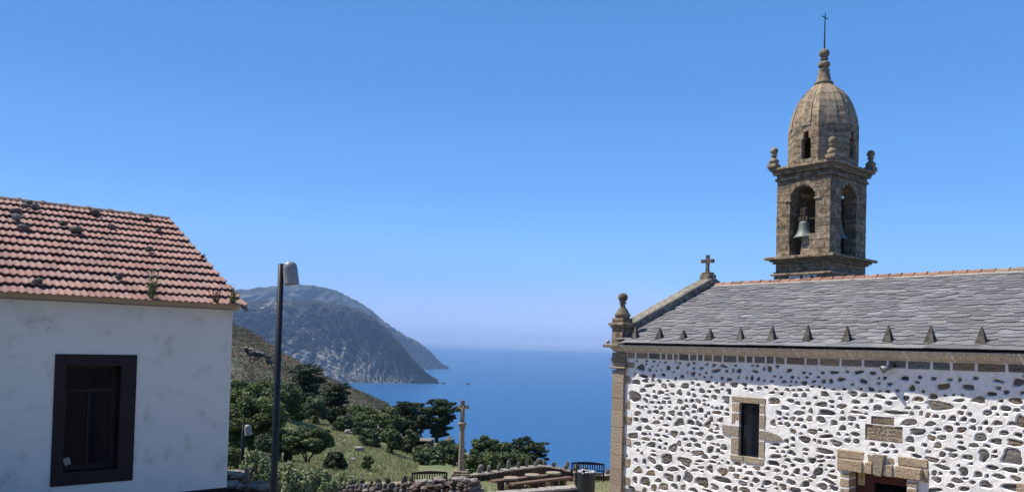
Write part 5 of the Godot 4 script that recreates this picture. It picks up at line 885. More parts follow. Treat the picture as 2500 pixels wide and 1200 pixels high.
# ------------------------------------------------------------------ bell tower
func build_tower() -> void:
	var base := Transform3D(Basis(Vector3.UP, deg_to_rad(CHURCH_TURN)), CHURCH_AT)
	var tower := thing("bell_tower", "brown stone bell tower with open arches, egg shaped dome and iron cross", "tower", base * Vector3(1.15, 0.1, -13.32), CHURCH_TURN)
	var hx := 1.43; var hz := 1.75
	var BR := Color(0.3, 0.243, 0.185)
	var lower := MB.new()
	lower.box(Vector3(-hx - 0.02, -0.5, -hz - 0.02), Vector3(hx + 0.02, 9.74, hz + 0.02))
	part(tower, "lower_shaft", lower.mesh(), M.plaster)
	for q in [[-0.45, 0.34, 9.52], [0.0, 0.2, 9.63], [0.55, 0.28, 9.58]]:
		var rk := MB.new(); rk.col = Color(0.13, 0.125, 0.12)
		rk.rock(Vector3(q[0], q[2], hz + 0.02), Vector3(q[1] * 0.7, 0.2, 0.08), rng)
		part(tower, "stone", rk.mesh(), M.wall_stone)
	# corner blocks and mouldings of the stage below the belfry
	for c in [[-hx - 0.06, -hx + 0.75, 1], [hx - 0.62, hx + 0.06, 1]]:
		for k in 3:
			rect_block(tower, "block", [c[0], 8.83 + k * 0.3, c[1], 9.115 + k * 0.3], -hz - 0.06, hz + 0.06, 0.02, tone(BR, 0.14, 0.05), M.ashlar, 0.008)
	var ring := func(y0: float, y1: float, o: float, c: Color, called: String) -> void:
		# four stones to a side, so that joints show
		for k in 3:
			var a := -hx - o + (2 * hx + 2 * o) * k / 3.0; var b := -hx - o + (2 * hx + 2 * o) * (k + 1) / 3.0
			rect_block(tower, called, [a + 0.004, y0, b - 0.004, y1], -hz - o, hz + o, 0.02, tone(c, 0.1, 0.04), M.ashlar, 0.008)
	ring.call(9.74, 9.83, 0.2, BR * 1.2, "lower_moulding"); ring.call(9.835, 9.93, 0.08, BR, "lower_moulding")
	for rr in 2:
		var yb := 9.935 + rr * 0.197
		var parts_ := [0.0, 0.24, 0.5, 0.78, 1.0] if rr == 0 else [0.0, 0.33, 0.62, 0.86, 1.0]
		for k in 4: rect_block(tower, "block", [lerpf(-hx, hx, parts_[k]) + 0.006, yb, lerpf(-hx, hx, parts_[k + 1]) - 0.006, yb + 0.19], -hz + 0.02, hz, 0.016, tone(BR * 0.95, 0.14, 0.05), M.ashlar, 0.008)
		for k in 4: rect_block(tower, "block", [hx - 0.3, yb, hx + 0.006, yb + 0.19], lerpf(-hz, hz, parts_[k]) + 0.006, lerpf(-hz, hz, parts_[k + 1]) - 0.006, 0.016, tone(BR * 0.95, 0.14, 0.05), M.ashlar, 0.008)
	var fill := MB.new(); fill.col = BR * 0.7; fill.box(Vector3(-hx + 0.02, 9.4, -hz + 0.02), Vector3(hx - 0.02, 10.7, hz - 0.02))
	part(tower, "stage_core", fill.mesh(), M.ashlar)
	ring.call(10.33, 10.42, 0.12, BR, "cornice_stone"); ring.call(10.425, 10.52, 0.22, BR * 1.05, "cornice_stone"); ring.call(10.525, 10.66, 0.42, BR * 1.15, "cornice_stone")
	# belfry: four arched faces built of courses
	var y0 := 10.66; var y1 := 14.45; var spring := 13.45; var th := 0.62
	for side in 4:
		var half := hx if side % 2 == 0 else hz
		var deep := hz if side % 2 == 0 else hx
		var rot := Basis(Vector3.UP, [0.0, PI / 2, PI, -PI / 2][side])
		var fr := Transform3D(rot, Vector3.ZERO)
		# opening from a to b
		var a := -half + 0.74; var b := half - 0.78
		if side % 2 == 1: a = -half + 1.02; b = half - 1.02
		var z1 := deep; var z0 := deep - th
		var rad := (b - a) * 0.5; var cx := (a + b) * 0.5
		# core, a little behind the faces of the blocks
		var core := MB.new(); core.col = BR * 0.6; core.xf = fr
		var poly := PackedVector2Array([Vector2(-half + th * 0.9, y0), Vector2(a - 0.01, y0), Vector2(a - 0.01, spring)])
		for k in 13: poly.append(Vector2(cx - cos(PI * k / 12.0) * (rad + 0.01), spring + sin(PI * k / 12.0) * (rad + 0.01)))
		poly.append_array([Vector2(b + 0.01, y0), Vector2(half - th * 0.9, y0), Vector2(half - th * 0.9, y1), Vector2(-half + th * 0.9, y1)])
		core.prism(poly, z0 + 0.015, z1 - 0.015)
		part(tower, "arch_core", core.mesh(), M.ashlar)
		if side >= 2:              # the far arches are walled up
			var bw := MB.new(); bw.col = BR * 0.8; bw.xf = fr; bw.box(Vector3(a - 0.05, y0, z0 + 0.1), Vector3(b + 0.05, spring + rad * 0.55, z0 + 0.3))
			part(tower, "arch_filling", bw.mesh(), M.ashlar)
		if side == 0:
			for q in [[0.42, 0.98, 0.0, 0.36], [0.44, 0.97, 0.365, 0.72], [0.43, 0.99, 0.725, 1.06]]:
				var ib := MB.new(); ib.col = tone(BR * 1.25, 0.1, 0.04); ib.xf = fr
				ib.block(Vector3(lerpf(a, b, q[0]), y0 + q[2], z0 + 0.1), Vector3(lerpf(a, b, q[1]) + 0.02, y0 + q[3], z1 - 0.08), 0.015, 0.008, rng)
				part(tower, "infill_block", ib.mesh(), M.ashlar)
		# courses of the two piers
		var yy := y0
		var course := 0
		while yy < y1 - 0.05:
			var hgt := minf(rng.randf_range(0.3, 0.42), y1 - yy)
			if y1 - yy - hgt < 0.15: hgt = y1 - yy
			var up := clampf((yy + hgt * 0.5 - spring) / rad, 0.0, 1.0)
			var inset := rad * (1.0 - sqrt(1.0 - up * up)) if yy + hgt * 0.5 > spring else 0.0
			for pier in 2:
				var pa := -half - 0.0 if pier == 0 else b - inset
				var pb := a + inset if pier == 0 else half
				if yy + hgt * 0.5 > spring + rad * 0.97:
					pa = -half if pier == 0 else cx; pb = cx if pier == 0 else half
				elif yy + hgt > spring:                     # leave room for the ring of wedge stones
					if pier == 0: pb = minf(pb, maxf(a - 0.0, pb - 0.2))
					else: pa = maxf(pa, minf(b + 0.0, pa + 0.2))
				var cuts := [pa, pb] if pb - pa < 0.8 else ([pa, lerpf(pa, pb, 0.42), pb] if course % 2 == 0 else [pa, lerpf(pa, pb, 0.62), pb])
				for k in cuts.size() - 1:
					var bl := MB.new(); bl.xf = fr; bl.col = tone(BR * 1.12 if rng.randf() < 0.65 else Color(0.22, 0.175, 0.135), 0.17, 0.06)
					bl.block(Vector3(cuts[k] + 0.004, yy + 0.005, z0), Vector3(cuts[k + 1] - 0.004, yy + hgt - 0.005, z1 + rng.randf_range(-0.006, 0.008)), 0.018, 0.008, rng)
					part(tower, "block", bl.mesh(), M.ashlar)
			yy += hgt; course += 1
		# ring of wedge stones
		for k in 9:
			var t0 := PI * k / 9.0 + 0.012; var t1 := PI * (k + 1) / 9.0 - 0.012
			var vs := MB.new(); vs.xf = fr; vs.col = tone(BR * 1.05, 0.14, 0.05)
			var pg := PackedVector2Array()
			for t in [t0, (t0 + t1) * 0.5, t1]: pg.append(Vector2(cx - cos(t) * rad, spring + sin(t) * rad))
			for t in [t1, (t0 + t1) * 0.5, t0]: pg.append(Vector2(cx - cos(t) * (rad + 0.22), spring + sin(t) * (rad + 0.22)))
			vs.prism(pg, z0 - 0.005, z1 + 0.02)
			part(tower, "arch_stone", vs.mesh(), M.ashlar)
		# imposts
		for xx in [[a - 0.3, a + 0.06], [b - 0.06, b + 0.3]]:
			var im := MB.new(); im.xf = fr; im.col = BR * 1.25
			im.block(Vector3(xx[0], spring - 0.09, z0 - 0.02), Vector3(xx[1], spring, z1 + 0.05), 0.015)
			part(tower, "impost", im.mesh(), M.ashlar)
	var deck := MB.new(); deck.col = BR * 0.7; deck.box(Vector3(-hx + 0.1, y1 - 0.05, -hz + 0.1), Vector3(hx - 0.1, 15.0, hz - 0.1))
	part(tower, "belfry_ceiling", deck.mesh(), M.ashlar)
	ring.call(14.455, 14.58, 0.08, BR, "cornice_stone"); ring.call(14.585, 14.75, 0.02, BR * 0.9, "cornice_stone"); ring.call(14.755, 14.86, 0.16, BR * 1.05, "cornice_stone"); ring.call(14.865, 14.96, 0.2, BR, "cornice_stone"); ring.call(14.965, 15.1, 0.3, BR * 1.15, "cornice_stone")
	# octagonal drum with four arched lights
	var R := 1.68
	var ap := R * cos(PI / 8.0)
	var side_l := 2.0 * R * sin(PI / 8.0)
	for k in 8:
		var an := TAU * k / 8.0
		var fr := Transform3D(Basis(Vector3.UP, an), Vector3.ZERO)
		var open_ := k % 2 == 0
		var yy := 15.1
		for c in 6:
			var hh := 0.33
			if open_ and c >= 1 and c <= 4:
				for sgn in [-1, 1]:
					var bl := MB.new(); bl.xf = fr; bl.col = tone(BR * 1.08, 0.16, 0.06)
					var inner := 0.24
					if c == 4: inner = 0.12
					bl.block(Vector3(minf(sgn * inner, sgn * side_l * 0.5), yy + 0.004, ap - 0.3), Vector3(maxf(sgn * inner, sgn * side_l * 0.5), yy + hh - 0.004, ap), 0.014, 0.006, rng)
					part(tower, "drum_block", bl.mesh(), M.ashlar)
			else:
				var cuts := [-0.5, 0.1 if c % 2 == 0 else -0.15, 0.5]
				for q in 2:
					var bl := MB.new(); bl.xf = fr; bl.col = tone(BR * 1.08, 0.16, 0.06)
					bl.block(Vector3(cuts[q] * side_l + 0.003, yy + 0.004, ap - 0.3), Vector3(cuts[q + 1] * side_l - 0.003, yy + hh - 0.004, ap), 0.014, 0.006, rng)
					part(tower, "drum_block", bl.mesh(), M.ashlar)
			yy += hh
	# dome: eight ribbed webs
	var dprof := [[1.66, 17.06], [1.6, 17.5], [1.5, 17.9], [1.36, 18.3], [1.16, 18.68], [0.92, 18.98], [0.66, 19.22], [0.4, 19.38]]
	for k in 8:
		for s in dprof.size() - 1:
			var web := MB.new(); web.col = tone(BR * 1.28, 0.11, 0.05)
			var p: Array = dprof[s]; var q: Array = dprof[s + 1]
			var d0 := TAU * (k + 0.5) / 8.0 - TAU / 16.0; 
			var gap := 0.006
			for h in 2:
				var a0 := d0 + TAU / 16.0 * h + (gap if h == 0 else 0.0); var a1 := d0 + TAU / 16.0 * (h + 1) - (gap if h == 1 else 0.0)
				var f := func(an: float) -> float: return cos(PI / 8.0) / cos(fposmod(an, TAU / 8.0) - PI / 8.0) * lerpf(1.0, 1.02, 0.5)
				var V := func(an: float, r: Array) -> Vector3: return Vector3(sin(an + PI / 8.0) * r[0] * f.call(an), r[1], cos(an + PI / 8.0) * r[0] * f.call(an))
				var pu := [p[0], p[1] + 0.012]
				web.quad(V.call(a0, pu), V.call(a0, q), V.call(a1, q), V.call(a1, pu))
				var pi_ := [p[0] - 0.06, p[1] + 0.012]
				web.quad(V.call(a0, pu), V.call(a1, pu), V.call(a1, pi_), V.call(a0, pi_))
			part(tower, "dome_stone", web.mesh(), M.ashlar)
		var rib := MB.new(); rib.col = tone(BR * 1.25, 0.1, 0.04)
		var an2 := TAU * k / 8.0
		for s in dprof.size() - 1:
			var p: Array = dprof[s]; var q: Array = dprof[s + 1]
			var dir := Vector3(sin(an2), 0, cos(an2)); var tg := Vector3(cos(an2), 0, -sin(an2))
			var w0: float = 0.16 * p[0] / 1.66 + 0.05; var w1: float = 0.16 * q[0] / 1.66 + 0.05
			var up := Vector3.UP
			var a: Vector3 = dir * (p[0] * 0.955 + 0.008) + up * p[1]; var b: Vector3 = dir * (q[0] * 0.955 + 0.008) + up * q[1]
			rib.quad(a - tg * w0, b - tg * w1, b + tg * w1, a + tg * w0)
			rib.quad(a - tg * w0 - dir * 0.15, b - tg * w1 - dir * 0.15, b - tg * w1, a - tg * w0)
			rib.quad(a + tg * w0, b + tg * w1, b + tg * w1 - dir * 0.15, a + tg * w0 - dir * 0.15)
			if s == 0: rib.quad(a - tg * w0, a + tg * w0, a + tg * w0 - dir * 0.15, a - tg * w0 - dir * 0.15)
		part(tower, "dome_rib", rib.mesh(), M.ashlar)
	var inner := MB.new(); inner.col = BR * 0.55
	inner.lathe([[1.45, 17.0], [1.4, 17.5], [1.3, 17.9], [1.16, 18.3], [0.96, 18.68], [0.74, 18.98], [0.48, 19.2], [0.3, 19.3]], 16)
	part(tower, "dome_core", inner.mesh(), M.ashlar)
	var top := MB.new(); top.col = Color(0.29, 0.24, 0.185)
	top.lathe([[0.4, 19.36], [0.46, 19.44], [0.46, 19.5], [0.34, 19.58], [0.33, 19.72], [0.28, 19.95], [0.26, 20.1], [0.28, 20.15], [0.18, 20.2], [0.18, 20.26], [0.27, 20.33], [0.3, 20.42], [0.26, 20.52], [0.16, 20.58], [0.14, 20.64], [0.2, 20.68], [0.2, 20.71], [0.12, 20.74], [0.19, 20.82], [0.25, 20.94], [0.25, 21.04], [0.19, 21.16], [0.0, 21.24]], 20)
	part(tower, "crowning_finial", top.mesh(true), M.ashlar)
	var ir := MB.new()
	ir.tube([Vector3(0, 21.15, 0), Vector3(0, 22.0, 0), Vector3(0.01, 23.05, 0)], [0.04, 0.032, 0.022], 8)
	ir.tube([Vector3(-0.02, 22.83, -0.3), Vector3(0.02, 22.8, 0.3)], [0.024, 0.024], 8)
	part(tower, "iron_cross", ir.mesh(), M.iron)
	# ball finials on the corners of the belfry
	for q in [[-hx - 0.12, hz + 0.12], [hx + 0.12, hz + 0.12], [hx + 0.12, -hz - 0.12], [-hx - 0.12, -hz - 0.12]]:
		var fb := MB.new(); fb.col = tone(Color(0.3, 0.25, 0.19), 0.1, 0.04)
		fb.block(Vector3(q[0] - 0.24, 15.1, q[1] - 0.24), Vector3(q[0] + 0.24, 15.32, q[1] + 0.24), 0.02)
		fb.lathe([[0.2, 15.32], [0.24, 15.4], [0.25, 15.48], [0.2, 15.56], [0.12, 15.62], [0.11, 15.72], [0.17, 15.75], [0.17, 15.78], [0.1, 15.81], [0.17, 15.89], [0.2, 15.99], [0.17, 16.09], [0.1, 16.16], [0.0, 16.19]], 14, Vector3(q[0], 0, q[1]))
		part(tower, "corner_finial", fb.mesh(true), M.ashlar)
	# bells
	var labels := ["green bronze bell hanging in the sunlit arch of the tower", "dark bronze bell hanging in the shaded arch of the tower"]
	var bell: Node3D
	for k in 2:
		var at := tower.transform * (Vector3(-0.12, 11.55, hz - 0.36) if k == 0 else Vector3(hx - 0.55, 11.55, 0.1))
		var b: Node3D
		if k == 0:
			b = thing("church_bell", labels[0], "bell", at, CHURCH_TURN, "bells in the tower")
			var bb := MB.new()
			bb.lathe([[0.47, 0.0], [0.5, 0.01], [0.49, 0.06], [0.4, 0.16], [0.33, 0.28], [0.28, 0.42], [0.25, 0.58], [0.24, 0.72], [0.23, 0.78], [0.17, 0.83], [0.0, 0.84]], 28)
			bb.lathe([[0.44, 0.0], [0.3, 0.25], [0.2, 0.7], [0.0, 0.72]], 20)
			part(b, "bell_body", bb.mesh(true), M.bronze)
			var yk := MB.new(); yk.col = Color(0.1, 0.075, 0.055)
			yk.block(Vector3(-0.26, 0.84, -0.12), Vector3(0.26, 1.06, 0.12), 0.03)
			yk.block(Vector3(-0.18, 1.06, -0.1), Vector3(0.18, 1.5, 0.1), 0.05)
			yk.box(Vector3(-0.69, 0.92, -0.035), Vector3(0.69, 0.99, 0.035))
			part(b, "yoke", yk.mesh(), M.old_wood)
			var cl := MB.new(); cl.tube([Vector3(0, 0.7, 0), Vector3(0.02, 0.1, 0), Vector3(0.03, -0.04, 0)], [0.02, 0.025, 0.05], 8)
			part(b, "clapper", cl.mesh(), M.iron)
			for s in [-0.08, 0.08]:
				var ba := MB.new(); ba.tube([Vector3(s, 0.85, 0.13), Vector3(s, 1.75, 0.13)], [0.014, 0.014], 6)
				part(b, "strap", ba.mesh(), M.iron)
			bell = b
		else:
			b = bell.duplicate(); b.name = numbered(self, "church_bell"); add_child(b, true)
			b.position = at; b.rotation_degrees.y = CHURCH_TURN + 90.0; b.set_meta("label", labels[1])

# ------------------------------------------------------------------ house with the tiled roof
const HOUSE_AT := Vector3(-5.397, -3.4, -15.8)
const HOUSE_TURN := 41.6

func build_house() -> void:
	var house := thing("house", "old whitewashed house with red tiled roof and dark framed window", "house", HOUSE_AT, HOUSE_TURN)
	var wl := MB.new()
	var wx0 := -2.98; var wx1 := -1.79; var wy0 := 0.95; var wy1 := 2.97
	var t := 0.5
	wl.box(Vector3(-9, 0.55, -t), Vector3(wx0, 3.95, 0)); wl.box(Vector3(wx1, 0.55, -t), Vector3(0, 3.95, 0))
	wl.box(Vector3(wx0, 0.55, -t), Vector3(wx1, wy0, 0)); wl.box(Vector3(wx0, wy1, -t), Vector3(wx1, 3.95, 0))
	wl.box(Vector3(-9, -0.4, -8.9), Vector3(0, 3.95, -8.4)); wl.box(Vector3(-9.5, -0.4, -8.9), Vector3(-9, 3.95, 0))
	part(house, "wall", wl.mesh(), M.old_plaster)
	var gb := MB.new(); gb.xf = Transform3D(Basis(Vector3.UP, -PI / 2), Vector3.ZERO)
	gb.prism(PackedVector2Array([Vector2(-8.4, -0.4), Vector2(-t, -0.4), Vector2(-t, 3.94), Vector2(-4.25, 5.95), Vector2(-8.4, 3.94)]), 0.0, 0.45)
	part(house, "gable_wall", gb.mesh(), M.old_plaster)
	var pl := MB.new(); pl.box(Vector3(-9, -0.6, -t), Vector3(0.012, 0.55, 0.014))
	part(house, "plinth", pl.mesh(), M.plinth_paint)
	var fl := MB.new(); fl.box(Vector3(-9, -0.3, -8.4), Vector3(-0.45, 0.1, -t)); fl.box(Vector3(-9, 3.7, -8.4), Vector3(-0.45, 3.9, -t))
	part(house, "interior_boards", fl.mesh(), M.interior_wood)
	# painted surround and the wooden frame inside the opening
	var win := Node3D.new(); win.name = "window"; house.add_child(win)
	var bands := [[-3.04, 0.84, -2.86, 3.065], [-1.99, 0.84, -1.73, 3.065], [-2.86, 2.87, -1.99, 3.065], [-2.86, 0.84, -1.99, 1.06]]
	for q in bands:
		var b := MB.new(); b.box(Vector3(q[0], q[1], -0.42), Vector3(q[2], q[3], 0.018))
		part(win, "surround", b.mesh(), M.frame_paint)
	var zf := -0.22
	for q in [[-2.86, 1.06, -2.79, 2.87], [-2.08, 1.06, -1.99, 2.87], [-2.79, 2.8, -2.08, 2.87], [-2.79, 1.06, -2.08, 1.14], [-2.79, 2.4, -2.08, 2.47], [-2.46, 1.14, -2.42, 2.4]]:
		var b := MB.new(); b.col = Color(0.05, 0.036, 0.032)
		b.block(Vector3(q[0], q[1], zf - 0.06), Vector3(q[2], q[3], zf), 0.008)
		part(win, "frame", b.mesh(), M.old_wood)
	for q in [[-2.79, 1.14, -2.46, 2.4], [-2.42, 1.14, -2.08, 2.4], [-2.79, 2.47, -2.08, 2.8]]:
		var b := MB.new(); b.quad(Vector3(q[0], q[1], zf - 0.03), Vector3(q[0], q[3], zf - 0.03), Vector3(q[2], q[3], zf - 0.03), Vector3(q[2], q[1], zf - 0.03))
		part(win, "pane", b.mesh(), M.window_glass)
	var card := thing("card", "small pale card leaning inside the dark house window", "card", house.transform * Vector3(-2.79, 1.14, -0.215), HOUSE_TURN)
	var cm := MB.new(); cm.xf = Transform3D(Basis(Vector3.BACK, 0.35), Vector3(0.02, 0, 0)); cm.box(Vector3(0, 0.0, 0), Vector3(0.1, 0.13, 0.006))
	part(card, "sheet", cm.mesh(), mat("card_paper", Color(0.3, 0.28, 0.25), 0.8))
	# roof: boards, clay tiles, ridge
	var e0 := Vector3(0, 3.97, 0.32); var top := Vector3(0, 6.12, -4.25)
	var ey := (top - e0).normalized(); var nn := Vector3(0, -ey.z, ey.y)
	var L := (top - e0).length()
	var dk := MB.new(); dk.col = Color(0.62, 0.6, 0.56)
	dk.prism(PackedVector2Array([Vector2(0.0, 4.06), Vector2(-4.25, 6.1), Vector2(-8.8, 3.95), Vector2(-8.8, 3.9), Vector2(-4.25, 6.04), Vector2(-0.05, 3.93)]), -9.2, 0.13)
	for i in dk.v.size(): dk.v[i] = Vector3(dk.v[i].z, dk.v[i].y, dk.v[i].x)
	var roof := part(house, "roof", dk.mesh(), M.old_plaster)
	var gauge := L / 13.0
	var w := 0.232
	var len_ := gauge + 0.07
	var variants := []
	for s in 6:
		var mb := MB.new()
		var n := 14
		mb.col = tone([Color(0.36, 0.215, 0.19), Color(0.33, 0.195, 0.175), Color(0.4, 0.25, 0.22), Color(0.345, 0.225, 0.205), Color(0.38, 0.255, 0.23), Color(0.31, 0.2, 0.18)][s], 0.05)
		var H := func(u: float) -> float: return 0.009 * cos(TAU * 2.0 * u + 0.6) + (0.01 if u > 0.88 else 0.0)
		var P := func(u: float, y: float, d: float) -> Vector3: return Vector3(1, 0, 0) * (u - 0.5) * w + ey * y + nn * (0.062 * (1.0 - y / len_) + 0.03 + H.call(u) + d)
		for k in n:
			var a := float(k) / n; var b := float(k + 1) / n
			mb.quad(P.call(a, 0.0, 0.0), P.call(a, len_, 0.0), P.call(b, len_, 0.0), P.call(b, 0.0, 0.0))
			mb.quad(P.call(a, 0.0, -0.024), P.call(a, 0.0, 0.0), P.call(b, 0.0, 0.0), P.call(b, 0.0, -0.024))
			mb.quad(P.call(a, 0.0, -0.024), P.call(b, 0.0, -0.024), P.call(b, len_, -0.024), P.call(a, len_, -0.024))
		for u in [0.0, 1.0]: mb.quad(P.call(u, 0.0, -0.024), P.call(u, 0.0, 0.0), P.call(u, len_, 0.0), P.call(u, len_, -0.024))
		variants.append(mb.mesh())
	var far := MB.new()
	for row in 13:
		for k in 40:
			var x := 0.14 - w * (k + 0.5) - (0.0 if row % 2 == 0 else 0.0)
			var at := e0 + ey * (row * gauge + rng.randf_range(-0.012, 0.012)) + Vector3(x, 0, 0) + nn * rng.randf_range(-0.004, 0.006)
			var turn := rng.randf_range(-0.03, 0.03)
			if row == 0 and k in [7, 8]: turn += 0.08; 
			var v: ArrayMesh = variants[rng.randi() % 6]
			var xf := Transform3D(Basis(nn, turn), at)
			if k < 22:
				var o := part(roof, "tile", v, M.clay_tile)
				o.transform = xf
			elif k < 38:
				var arr := v.surface_get_arrays(0)
				var vv: PackedVector3Array = arr[Mesh.ARRAY_VERTEX]; var cc: PackedColorArray = arr[Mesh.ARRAY_COLOR]
				var ii: PackedInt32Array = arr[Mesh.ARRAY_INDEX]
				for i in ii:
					far.v.append(xf * vv[i]); far.c.append(cc[i])
	var fo := part(roof, "tiles_beyond", far.mesh(), M.clay_tile); fo.set_meta("kind", "stuff")
	var vg := MB.new(); vg.col = Color(0.3, 0.28, 0.25)
	vg.prism(PackedVector2Array([Vector2(0.3, 3.93), Vector2(0.3, 3.99), Vector2(-4.25, 6.2), Vector2(-8.8, 3.99), Vector2(-8.8, 3.93), Vector2(-4.25, 6.1)]), 0.11, 0.17)
	for i in vg.v.size(): vg.v[i] = Vector3(vg.v[i].z, vg.v[i].y, vg.v[i].x)
	part(roof, "verge", vg.mesh(), M.granite)
	var bk := MB.new(); bk.col = Color(0.3, 0.15, 0.12)
	bk.quad(Vector3(0.2, 6.2, -4.25), Vector3(-9.2, 6.2, -4.25), Vector3(-9.2, 3.97, -8.85), Vector3(0.2, 3.97, -8.85))
	part(roof, "rear_slope", bk.mesh(), M.clay_tile)
	var rx := 0.16
	while rx > -9.0:
		var rl := rng.randf_range(0.42, 0.46)
		var rm := MB.new(); rm.col = tone(Color(0.27, 0.2, 0.16), 0.18, 0.1)
		var n := 8
		for s in n:
			var a := PI * s / n; var b := PI * (s + 1) / n
			var hy := 6.11
			var Q := func(x: float, an: float, r: float) -> Vector3: return Vector3(x, hy + sin(an) * r * 0.85, -4.25 + cos(an) * r)
			rm.quad(Q.call(rx, a, 0.115), Q.call(rx, b, 0.115), Q.call(rx - rl, b, 0.115), Q.call(rx - rl, a, 0.115))
			rm.quad(Q.call(rx - rl + 0.06, a, 0.14), Q.call(rx - rl + 0.06, b, 0.14), Q.call(rx - rl, b, 0.14), Q.call(rx - rl, a, 0.14))
			rm.quad(Q.call(rx - rl + 0.06, a, 0.14), Q.call(rx - rl + 0.06, b, 0.14), Q.call(rx - rl + 0.06, b, 0.11), Q.call(rx - rl + 0.06, a, 0.11))
			rm.quad(Q.call(rx - rl, a, 0.14), Q.call(rx - rl, b, 0.14), Q.call(rx - rl, b, 0.11), Q.call(rx - rl, a, 0.11))
		part(roof, "ridge_tile", rm.mesh(), M.clay_tile)
		rx -= rl
	# loose stones that hold the tiles down: [along, up the slope, size]
	var stones := [[-2.77, 4.72, 0.17, 0.14], [-2.69, 4.53, 0.19, 0.11], [-2.88, 4.53, 0.20, 0.08], [-3.10, 4.12, 0.28, 0.07], [-3.17, 3.62, 0.19, 0.19], [-3.13, 3.14, 0.26, 0.09], [-2.34, 3.66, 0.20, 0.08], [-2.19, 3.26, 0.29, 0.15], [-1.54, 4.59, 0.26, 0.10], [-1.39, 3.81, 0.21, 0.08], [-0.47, 4.62, 0.18, 0.10], [-0.42, 3.88, 0.14, 0.11], [-0.99, 2.53, 0.18, 0.15], [-1.96, 0.89, 0.15, 0.14], [-3.34, 0.44, 0.19, 0.12]]
	var names_ := ["blocky dark grey stone lying on the ridge of the tiled roof", "pale grey stone beside the dark block on the roof ridge", "flat grey stone tucked below the ridge of the tiled roof", "long thin grey slab on the tiles under the ridge", "upright tilted grey slab on the tiles of the house", "pale flat oblong stone lying on the red tiles", "broken flat slate on the tiles above the large dark stone", "large dark thick stone on the middle of the tiled roof", "dark flat stone wedged under the ridge tiles", "thin pale slate slanting on the upper red tiles", "small angular grey stone under the far end of the ridge", "rounded brownish stone near the verge of the tiled roof", "round brown stone alone halfway down the tiled roof", "tilted dark slab low on the tiled roof beside the weed", "rounded grey stone lying near the eave of the tiled roof"]
	for k in stones.size():
		var q: Array = stones[k]
		var at: Vector3 = house.transform * (Vector3(q[0], 0, 0) + e0 + ey * q[1] + nn * (0.085 + q[3] * 0.33))
		var st := thing("roof_stone", names_[k], "stone", at, HOUSE_TURN, "stones weighing down the roof tiles")
		var mb := MB.new(); mb.col = tone(Color(0.3, 0.3, 0.29) if k in [1, 2, 3, 4, 5, 9] else Color(0.19, 0.175, 0.16), 0.12, 0.04)
		mb.xf = Transform3D(Basis(Vector3(1, 0, 0), -0.45) * Basis(Vector3.UP, rng.randf_range(-0.5, 0.5)), Vector3.ZERO)
		mb.rock(Vector3.ZERO, Vector3(q[2], q[3] * 0.85, q[2] * 0.8) * 0.92, rng, 0.2)
		part(st, "stone_body", mb.mesh(), M.dry_stone)
	# weeds rooted between the tiles
	var weeds := [[-1.60, 0.08, 0.62, 0.22, 9], [-0.13, 0.06, 0.36, 0.12, 8], [-0.44, 0.07, 0.34, 0.25, 9], [0.10, 2.47, 0.10, 0.03, 2]]
	var wn := ["tall green weed growing from the lower tiles of the house", "green tuft growing at the corner of the tiled roof", "dry brown weed stalks on the lower tiles by the verge", "tiny dry sprig growing on the verge of the tiled roof"]
	for k in weeds.size():
		var q: Array = weeds[k]
		var at: Vector3 = house.transform * (Vector3(q[0], 0, 0) + e0 + ey * q[1] + nn * 0.05)
		var o := thing("roof_weed", wn[k], "weed", at, 0.0)
		var r := RandomNumberGenerator.new(); r.seed = 400 + k
		var stem := MB.new(); stem.col = Color(0.14, 0.13, 0.06) if k != 2 else Color(0.1, 0.05, 0.04)
		var tips := []
		for s in q[4]:
			var ang := r.randf() * TAU; var lean: float = q[3] * r.randf()
			var hgt: float = q[2] * r.randf_range(0.45, 1.0) if s > 0 else q[2]
			if s == 0: lean = 0.02
			var tip := Vector3(cos(ang) * lean, hgt, sin(ang) * lean)
			stem.tube([Vector3(cos(ang), 0, sin(ang)) * 0.02, tip * 0.55 + Vector3(cos(ang), 0, sin(ang)) * lean * 0.1, tip], [0.008, 0.006, 0.003], 5)
			for z in range(2, 10): tips.append([tip * (z / 9.0), 0.05 * (1.15 - z / 10.0) + 0.012, Vector3.ONE])
		part(o, "stems", stem.mesh(), M.leaf)
		var pal := [Color(0.13, 0.17, 0.06), Color(0.18, 0.2, 0.09), Color(0.1, 0.13, 0.05)] if k < 2 else [Color(0.12, 0.06, 0.045), Color(0.16, 0.09, 0.06)]
		part(o, "leaves", leaf_mesh(r, tips, 420 if k < 2 else 90, 0.022, pal, 0.1), M.leaf)

# ------------------------------------------------------------------ street lamps
func build_lamps() -> void:
	var a := thing("street_lamp", "tall dark street lamp with grey capsule head beside the house", "street lamp", Vector3(-3.358, -2.176, -11.800))
	a.position.y = gy(a.position.x, a.position.z) - 0.02
	var top := 1.12 - a.position.y
	var mb := MB.new()
	mb.lathe([[0.065, 0.0], [0.065, 0.9], [0.05, 1.2], [0.042, top - 0.02], [0.0, top - 0.02]], 16)
	part(a, "pole", mb.mesh(true), M.lamp_pole)
	lamp_head(a, top)
	var b := thing("street_lamp", "smaller dark street lamp standing among the bushes by the stone walls", "street lamp", Vector3(-8.255, -4.098, -25.500))
	b.position.y = gy(b.position.x, b.position.z) - 0.02
	var top2 := -2.66 - b.position.y
	var mc := MB.new()
	mc.lathe([[0.075, 0.0], [0.075, 0.9], [0.058, 1.1], [0.05, top2], [0.0, top2]], 16)
	part(b, "pole", mc.mesh(true), M.lamp_pole)
	lamp_head(b, top2)

